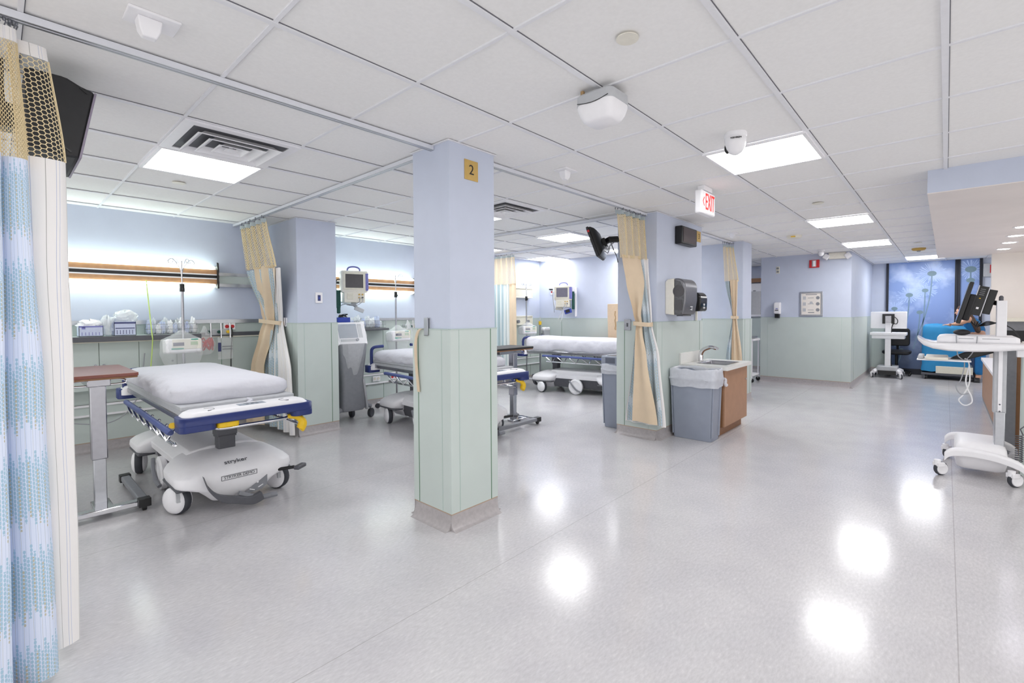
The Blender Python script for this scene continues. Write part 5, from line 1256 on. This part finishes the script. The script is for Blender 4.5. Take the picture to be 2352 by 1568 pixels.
# keyboard drawer
M().box(-.20, .06, .930, .14, .405, .942).out('keyboard_tray', 'white', t, bevel=.004); M().box(-.19, .36, .942, .1, .40, .968).out('wrist_rest', 'grey_light', t, bevel=.008)
m = M(); m.prism([(.13, .925), (.05, .955), (-.03, .985), (-.10, 1.015), (-.02, 1.02), (.10, 1.0), (.17, .96), (.20, .93)], 'x', -.06, .02); m.out('tray_arm', 'black', t, bevel=.006)
# monitor and computer on the back arm
R = Matrix.Rotation(.24, 3, 'X')
m = M(); m.obb((.02, .105, 1.415), (.46, .028, .345), R); m.out('monitor', 'black', t, bevel=.006)
m = M(); m.obb(V((.02, .105, 1.415))+R@V((0, .0145, 0)), (.43, .003, .315), R); m.out('screen', 'black_gloss', t)
m = M(); m.obb(V((.02, .105, 1.415))+R@V((0, -.035, -.03)), (.30, .05, .22), R); m.out('monitor_back', 'black_soft', t, bevel=.012)
m = M(); m.obb(V((-.01, .015, 1.43)), (.22, .06, .24), R); m.out('computer_case', 'black', t, bevel=.002)
m = M(); m.obb(V((-.01, .015, 1.43))+R@V((-.105, .032, 0)), (.012, .006, .245), R).obb(V((-.01, .015, 1.43))+R@V((-.105, -.032, 0)), (.012, .006, .245), R); m.out('silver_trim', 'steel', t)
m = M(); m.obb(V((-.01, .015, 1.43))+R@V((-.1112, .0, -.06)), (.002, .016, .016), R); m.out('badge', 'white', t)
m = M(); m.obb(V((-.01, .015, 1.43))+R@V((-.1112, .005, .02)), (.002, .010, .006), R); m.out('port', 'yellow', t)
m = M()
for zz in (.05, .065, .08, .095): m.obb(V((-.01, .015, 1.43))+R@V((-.1112, .003, zz)), (.002, .03, .004), R)
m.out('vents', 'grey_mid', t)
m = M(); m.obb((-.01, -.045, 1.42), (.16, .05, .2), R).tube([(-.03, -.05, 1.42), (-.05, -.09, 1.41), (-.07, -.112, 1.40)], .02, 8); m.out('mount', 'black', t, bevel=.004)
m = M()
for i in range(4): m.tube(smoothpath([(.0-.03*i, .06-.02*i, 1.26), (-.02, .03, 1.225-.005*i), (-.06, -.03, 1.23+.01*i), (-.08, -.085, 1.25)], 5), .004, 6)
m.tube(smoothpath([(-.1, -.13, 1.24), (-.1, -.18, 1.20), (-.1, -.21, 1.15), (-.08, -.23, 1.10)], 5), .004, 6); m.out('cable', 'black', t)
m = M(); m.tube(smoothpath([(-.13, .10, .955), (-.13, .075, .93), (-.13, .065, .80), (-.13, .075, .72), (-.13, .105, .65), (-.13, .13, .61), (-.13, .11, .575), (-.13, .08, .57), (-.13, .05, .60), (-.13, .055, .65), (-.13, .075, .70), (-.13, .09, .78), (-.13, .07, .9)], 5), .005, 7); m.out('looped_cable', 'cable_white', t)
m = M(); m.tube(smoothpath([(-.225, .155, 1.15), (-.235, .15, 1.05), (-.2, .14, .98), (-.15, .10, .92), (-.14, .12, .78), (-.14, .15, .72), (-.14, .12, .66), (-.14, .07, .67)], 5), .004, 6).tube(smoothpath([(-.225, .03, 1.145), (-.235, .035, 1.08), (-.2, .06, 1.0), (-.16, .09, .95)], 5), .004, 6); m.out('thin_cable', 'cable_grey', t)
P = []
for i in range(90):
    a = i*.9; z = .13+i*.0025; P.append((-.02+.022*math.cos(a), -.235+.022*math.sin(a), z))
P += [(-.02, -.24, .40), (-.02, -.265, .43), (-.02, -.29, .435)]
M().tube(P, .0045, 6).out('coiled_cord', 'grey_dark', t); M().cyl((-.02, -.285, .435), (-.02, -.36, .43), .012, n=10).out('plug', 'navy', t)
m = M(); m.loft([[(-.07+a, .17+b, z) for a, b in rrect(hx, hy, .015, 3)] for z, hx, hy in ((.9425, .18, .075), (.955, .18, .075), (.962, .175, .07))])
tag(m.out('keyboard', 'offwhite', bevel=.002), 'white keyboard on the lower tray of the foreground computer cart', 'keyboard').location = (5.44, -.115, .0005)
m = M(); m.sphere((0, 0, .0), (.045, .055, .025), 16, 8); o = tag(m.out('mouse', 'black_soft'), 'black mouse lying on the top tray of the foreground computer cart', 'mouse'); o.location = (5.30, -.10, 1.172)

# second computer cart, seen from behind, and office chair
t = thing('computer_cart', 'white computer cart seen from behind at the far end of the hall', 'computer cart', (12.15, .89, 0))
for s in (1, -1):
    m = M(); m.tube([(0, s*.06, .16), (-.16, s*.18, .14), (-.24, s*.22, .12)], [.05, .045, .035], 8).tube([(0, s*.06, .16), (.16, s*.18, .14), (.24, s*.22, .12)], [.05, .045, .035], 8); m.out('leg', 'white', t)
    for x in (-.25, .25): caster(t, x, s*.235, .4, .05, .03)
m = M(); m.loft([[(a, b, z) for a, b in rrect(.22, .17, .05, 4)] for z in (.07, .20, .235)]); m.out('base_housing', 'grey_light', t, bevel=.01); M().box(-.235, -.15, .065, -.2, .15, .15).out('base_bumper', 'black', t)
M().box(-.045, -.05, .23, .045, .05, 1.22).out('column', 'white', t, bevel=.006)
M().box(-.10, -.30, .86, .30, .30, .92).box(-.08, -.27, .79, .28, .27, .86).out('work_tray', 'white', t, bevel=.01)
M().box(.0, -.30, 1.0, .04, .30, 1.345).out('monitor', 'white', t, bevel=.008); M().box(-.03, -.10, 1.10, .0, .10, 1.30).out('mount_plate', 'black', t, bevel=.004); M().box(-.06, -.05, 1.12, -.03, .05, 1.26).out('mount', 'steel', t, bevel=.004)
m = M(); m.tube(smoothpath([(-.03, -.09, 1.25), (-.05, -.15, 1.18), (-.05, -.14, 1.10), (-.04, -.06, 1.02), (-.04, -.055, .3), (-.1, -.13, .14)], 6), .008, 6); m.out('cable', 'black', t)
t = thing('office_chair', 'black office chair behind the far computer cart', 'chair', (12.68, .78, 0))
m = M(); m.loft([[(a, b, z) for a, b in rrect(hx, hx, .07, 4)] for z, hx in ((.44, .20), (.47, .24), (.51, .24), (.53, .20))]); m.out('seat', 'black_soft', t)
m = M(); m.loft([[(.16+.03*math.cos(b*4), b, z) for b, z in ()] or [(x, b, z) for b, z in [(p[0], .80+p[1]) for p in rrect(.21, .19, .06, 4)]] for x in (.18, .225)]); m.out('backrest', 'black', t, bevel=.015)
M().tube(smoothpath([(.1, 0, .45), (.24, 0, .48), (.25, 0, .62), (.225, 0, .75)], 5), .022, 8).out('back_bar', 'black', t); M().cyl((0, 0, .10), (0, 0, .45), .028, n=14).out('gas_lift', 'black', t)
for k in range(5):
    a = 2*PI*k/5+.3; c, s = math.cos(a), math.sin(a); m = M(); m.tube([(0, 0, .11), (.28*c, .28*s, .07)], [.03, .018], 8); l = m.out('leg', 'black', t); M().sphere((.28*c, .28*s, .028), .028, 12, 8).out('caster', 'black', l)

# draped cart and the person tending it
t = thing('draped_cart', 'wheeled cart covered with a bright blue drape before the flower print window', 'cart', (12.55, .0, 0))
m = M(); rings = []
for k, (z, q) in enumerate(((.16, 1.05), (.3, 1.04), (.6, 1.0), (.9, .97), (1.01, .95), (1.06, .86), (1.075, .6), (1.08, .3))):
    rings.append([(x*q+.014*noise.noise(V((x*6, y*6, z*3))), y*q+.03*noise.noise(V((x*5+2, y*7, z*3))), z+(0.05 if k == 0 else .015)*noise.noise(V((x*8, y*8, 1)))+(.05*y if z > .9 else 0)) for x, y in outline(.28, .35, .06, 90)])
m.loft(rings); m.out('drape', 'blue_cloth', t, sharp=70)
M().box(-.30, -.40, .13, .25, .14, .27).out('lower_box', 'cream', t, bevel=.006)
M().box(-.30, -.41, .085, .26, .36, .13).out('base_frame', 'grey_dark', t, bevel=.006)
for x in (-.24, .22):
    for y in (-.33, .30): caster(t, x, y, .3, .045, .03, 'black', 'grey_mid')

def skin_body(name, joints, edges, mt, parent=None, sub=2):
    me = bpy.data.meshes.new(name); me.from_pydata([j[0] for j in joints], edges, []); me.materials.append(MATS[mt])
    o = bpy.data.objects.new(name, me); COL.objects.link(o)
    if parent: o.parent = parent
    sk = o.modifiers.new('skin', 'SKIN'); sk.use_smooth_shade = True
    for v, j in zip(me.skin_vertices[0].data, joints):
        r = j[1]; v.radius = (r, r) if isinstance(r, (int, float)) else r
    me.skin_vertices[0].data[0].use_root = True
    sm = o.modifiers.new('sub', 'SUBSURF'); sm.levels = sub; sm.render_levels = sub
    return o
t = thing('person', 'person in blue scrubs with brown hair leaning over the blue draped cart, arm stretched out', 'person', (12.38, -.48, 0))
J = [((0, 0, .88), (.13, .12)), ((.02, .05, 1.02), (.13, .11)), ((.0, .12, 1.15), (.15, .11)), ((-.02, .17, 1.23), .07), ((-.03, .22, 1.29), .055),
     ((-.09, -.01, .80), .085), ((-.09, -.02, .47), .062), ((-.08, .0, .12), .045), ((-.13, .02, .05), .04),
     ((.09, -.01, .80), .085), ((.10, -.02, .47), .062), ((.10, .0, .12), .045), ((.04, .02, .05), .04),
     ((-.16, .17, 1.19), .055), ((-.19, .25, 1.13), .045), ((-.17, .39, 1.09), .033),
     ((.15, .15, 1.18), .055), ((.17, .24, 1.10), .045), ((.16, .36, 1.085), .033)]
E_ = [(0, 1), (1, 2), (2, 3), (3, 4), (0, 5), (5, 6), (6, 7), (7, 8), (0, 9), (9, 10), (10, 11), (11, 12), (2, 13), (13, 14), (14, 15), (2, 16), (16, 17), (17, 18)]
bd = skin_body('body', J, E_, 'skin', t)
def cover(name, idx, edges, grow, mt):
    mp = {a: i for i, a in enumerate(idx)}; jj = []
    for a in idx:
        r = J[a][1]; r = (r, r) if not isinstance(r, tuple) else r; jj.append((J[a][0], (r[0]+grow, r[1]+grow)))
    return skin_body(name, jj, [(mp[a], mp[b]) for a, b in edges], mt, t)
cover('scrub_trousers', [0, 5, 6, 7, 9, 10, 11], [(0, 5), (5, 6), (6, 7), (0, 9), (9, 10), (10, 11)], .02, 'scrub_blue')
cover('scrub_top', [0, 1, 2, 13, 16], [(0, 1), (1, 2), (2, 13), (2, 16)], .02, 'scrub_blue')
hd = M(); hd.loft([[(-.03+rx*math.cos(a), .25+ry*math.sin(a)+o, z) for a in [2*PI*k/20 for k in range(20)]] for z, rx, ry, o in ((1.245, .03, .03, .01), (1.26, .055, .06, .012), (1.30, .07, .085, .006), (1.35, .075, .092, 0), (1.40, .07, .085, -.01), (1.435, .045, .05, -.012), (1.445, .01, .01, -.012))])
hd = hd.out('head', 'skin', t, sub=1)
n_ = M(); n_.prism([(.335, 1.30), (.36, 1.305), (.338, 1.34)], 'x', -.042, -.018); n_.out('nose', 'skin', hd, bevel=.006)
for s in (-.028, .028): M().sphere((-.03+s, .332, 1.345), (.011, .008, .008), 10, 6).out('eye', 'ink', hd)
M().box(-.05, .326, 1.275, -.01, .336, 1.281).out('mouth', 'pink', hd, bevel=.002)
for s in (-1, 1): M().sphere((-.03+s*.075, .245, 1.335), (.012, .02, .03), 10, 6).out('ear', 'skin', hd)
h = M(); h.loft([[((-.03 if z > 1.2 else -.13)+rx*math.cos(a), cy+ry*math.sin(a), z) for a in [2*PI*k/20 for k in range(20)]] for z, rx, ry, cy in ((.93, .05, .035, .02), (1.02, .085, .05, .03), (1.12, .10, .06, .07), (1.22, .10, .075, .14), (1.30, .092, .09, .20), (1.37, .09, .10, .225), (1.43, .08, .09, .235), (1.462, .04, .045, .235), (1.466, .01, .01, .235))])
h.out('hair', 'hair', t, sub=1)
for s, hx in ((-1, -.17), (1, .16)):
    base = V((hx, .39 if s < 0 else .36, 1.088)); hj = [(base, .03), (base+V((0, .05, -.004)), (.034, .016))]; he = [(0, 1)]
    for k, (dx, l) in enumerate(((-.027, .062), (-.009, .07), (.009, .066), (.026, .05))):
        i = len(hj); hj += [(base+V((dx, .075, -.003)), .009), (base+V((dx*1.2, .075+l*.55, -.004)), .0085), (base+V((dx*1.3, .075+l, -.014)), .007)]; he += [(1, i), (i, i+1), (i+1, i+2)]
    i = len(hj); hj += [(base+V((-s*.034, .03, -.004)), .011), (base+V((-s*.055, .06, -.008)), .009), (base+V((-s*.06, .085, -.012)), .0075)]; he += [(0, i), (i, i+1), (i+1, i+2)]
    skin_body('hand', hj, he, 'skin', bd, 1)
for dx in (-.09, .10):
    m = M(); m.loft([[(dx+a-.03, b+.03, z) for a, b in rrect(.09 if z < .05 else .06, .045, .03, 4)] for z in (0, .03, .06, .09)]); m.out('shoe', 'black_soft', t)

# glimpse into the inner room
t = thing('white_board', 'white board on the inner room wall, seen through the gap past the narrow column', 'whiteboard', (11.59, 3.30, 1.25)); M().box(-.02, -.6, 0, 0, .6, .76).out('board', 'white_gloss', t, bevel=.004); M().box(-.025, -.62, -.02, .0, .62, 0).out('ledge', 'alu', t)
t = thing('wall_chart_box', 'grey wall box at the edge of the gap past the narrow column', 'wall box', (9.95, 2.86, 1.30)); M().box(-.05, -.125, 0, .05, .07, .46).out('case', 'grey_light', t, bevel=.006); M().box(-.02, -.02, .46, .02, .02, .48).out('latch', 'grey_mid', t)
t = thing('instrument_table', 'white instrument table with a hanging blue cloth in the inner room gap', 'table', (9.75, 2.86, 0))
M().box(-.25, -.12, .80, .25, .22, .84).out('table_top', 'white', t, bevel=.006); M().box(-.22, -.1, .12, .22, .2, .15).out('lower_frame', 'white', t, bevel=.004)
for x in (-.2, .2):
    for y in (-.08, .18):
        l = M().cyl((x, y, .05), (x, y, .80), .012, n=10).out('leg', 'white', t); M().cyl((x-.01, y, .04), (x+.01, y, .04), .04, n=14).out('caster', 'black', l)
m = M(); m.loft([[(-.262+.006*math.sin(y*60), y, z) for y in [-.05+.02*i for i in range(9)]]+[(-.254+.006*math.sin(y*60), y, z) for y in [.11-.02*i for i in range(9)]] for z in (.45, .6, .845)]); m.out('blue_cloth', 'blue_cloth', t)
tag(M().box(9.6, 2.78, .845, 9.9, 3.0, .88).out('instrument_tray', 'steel', bevel=.006), 'steel tray of packets on the instrument table in the inner room gap', 'tray')
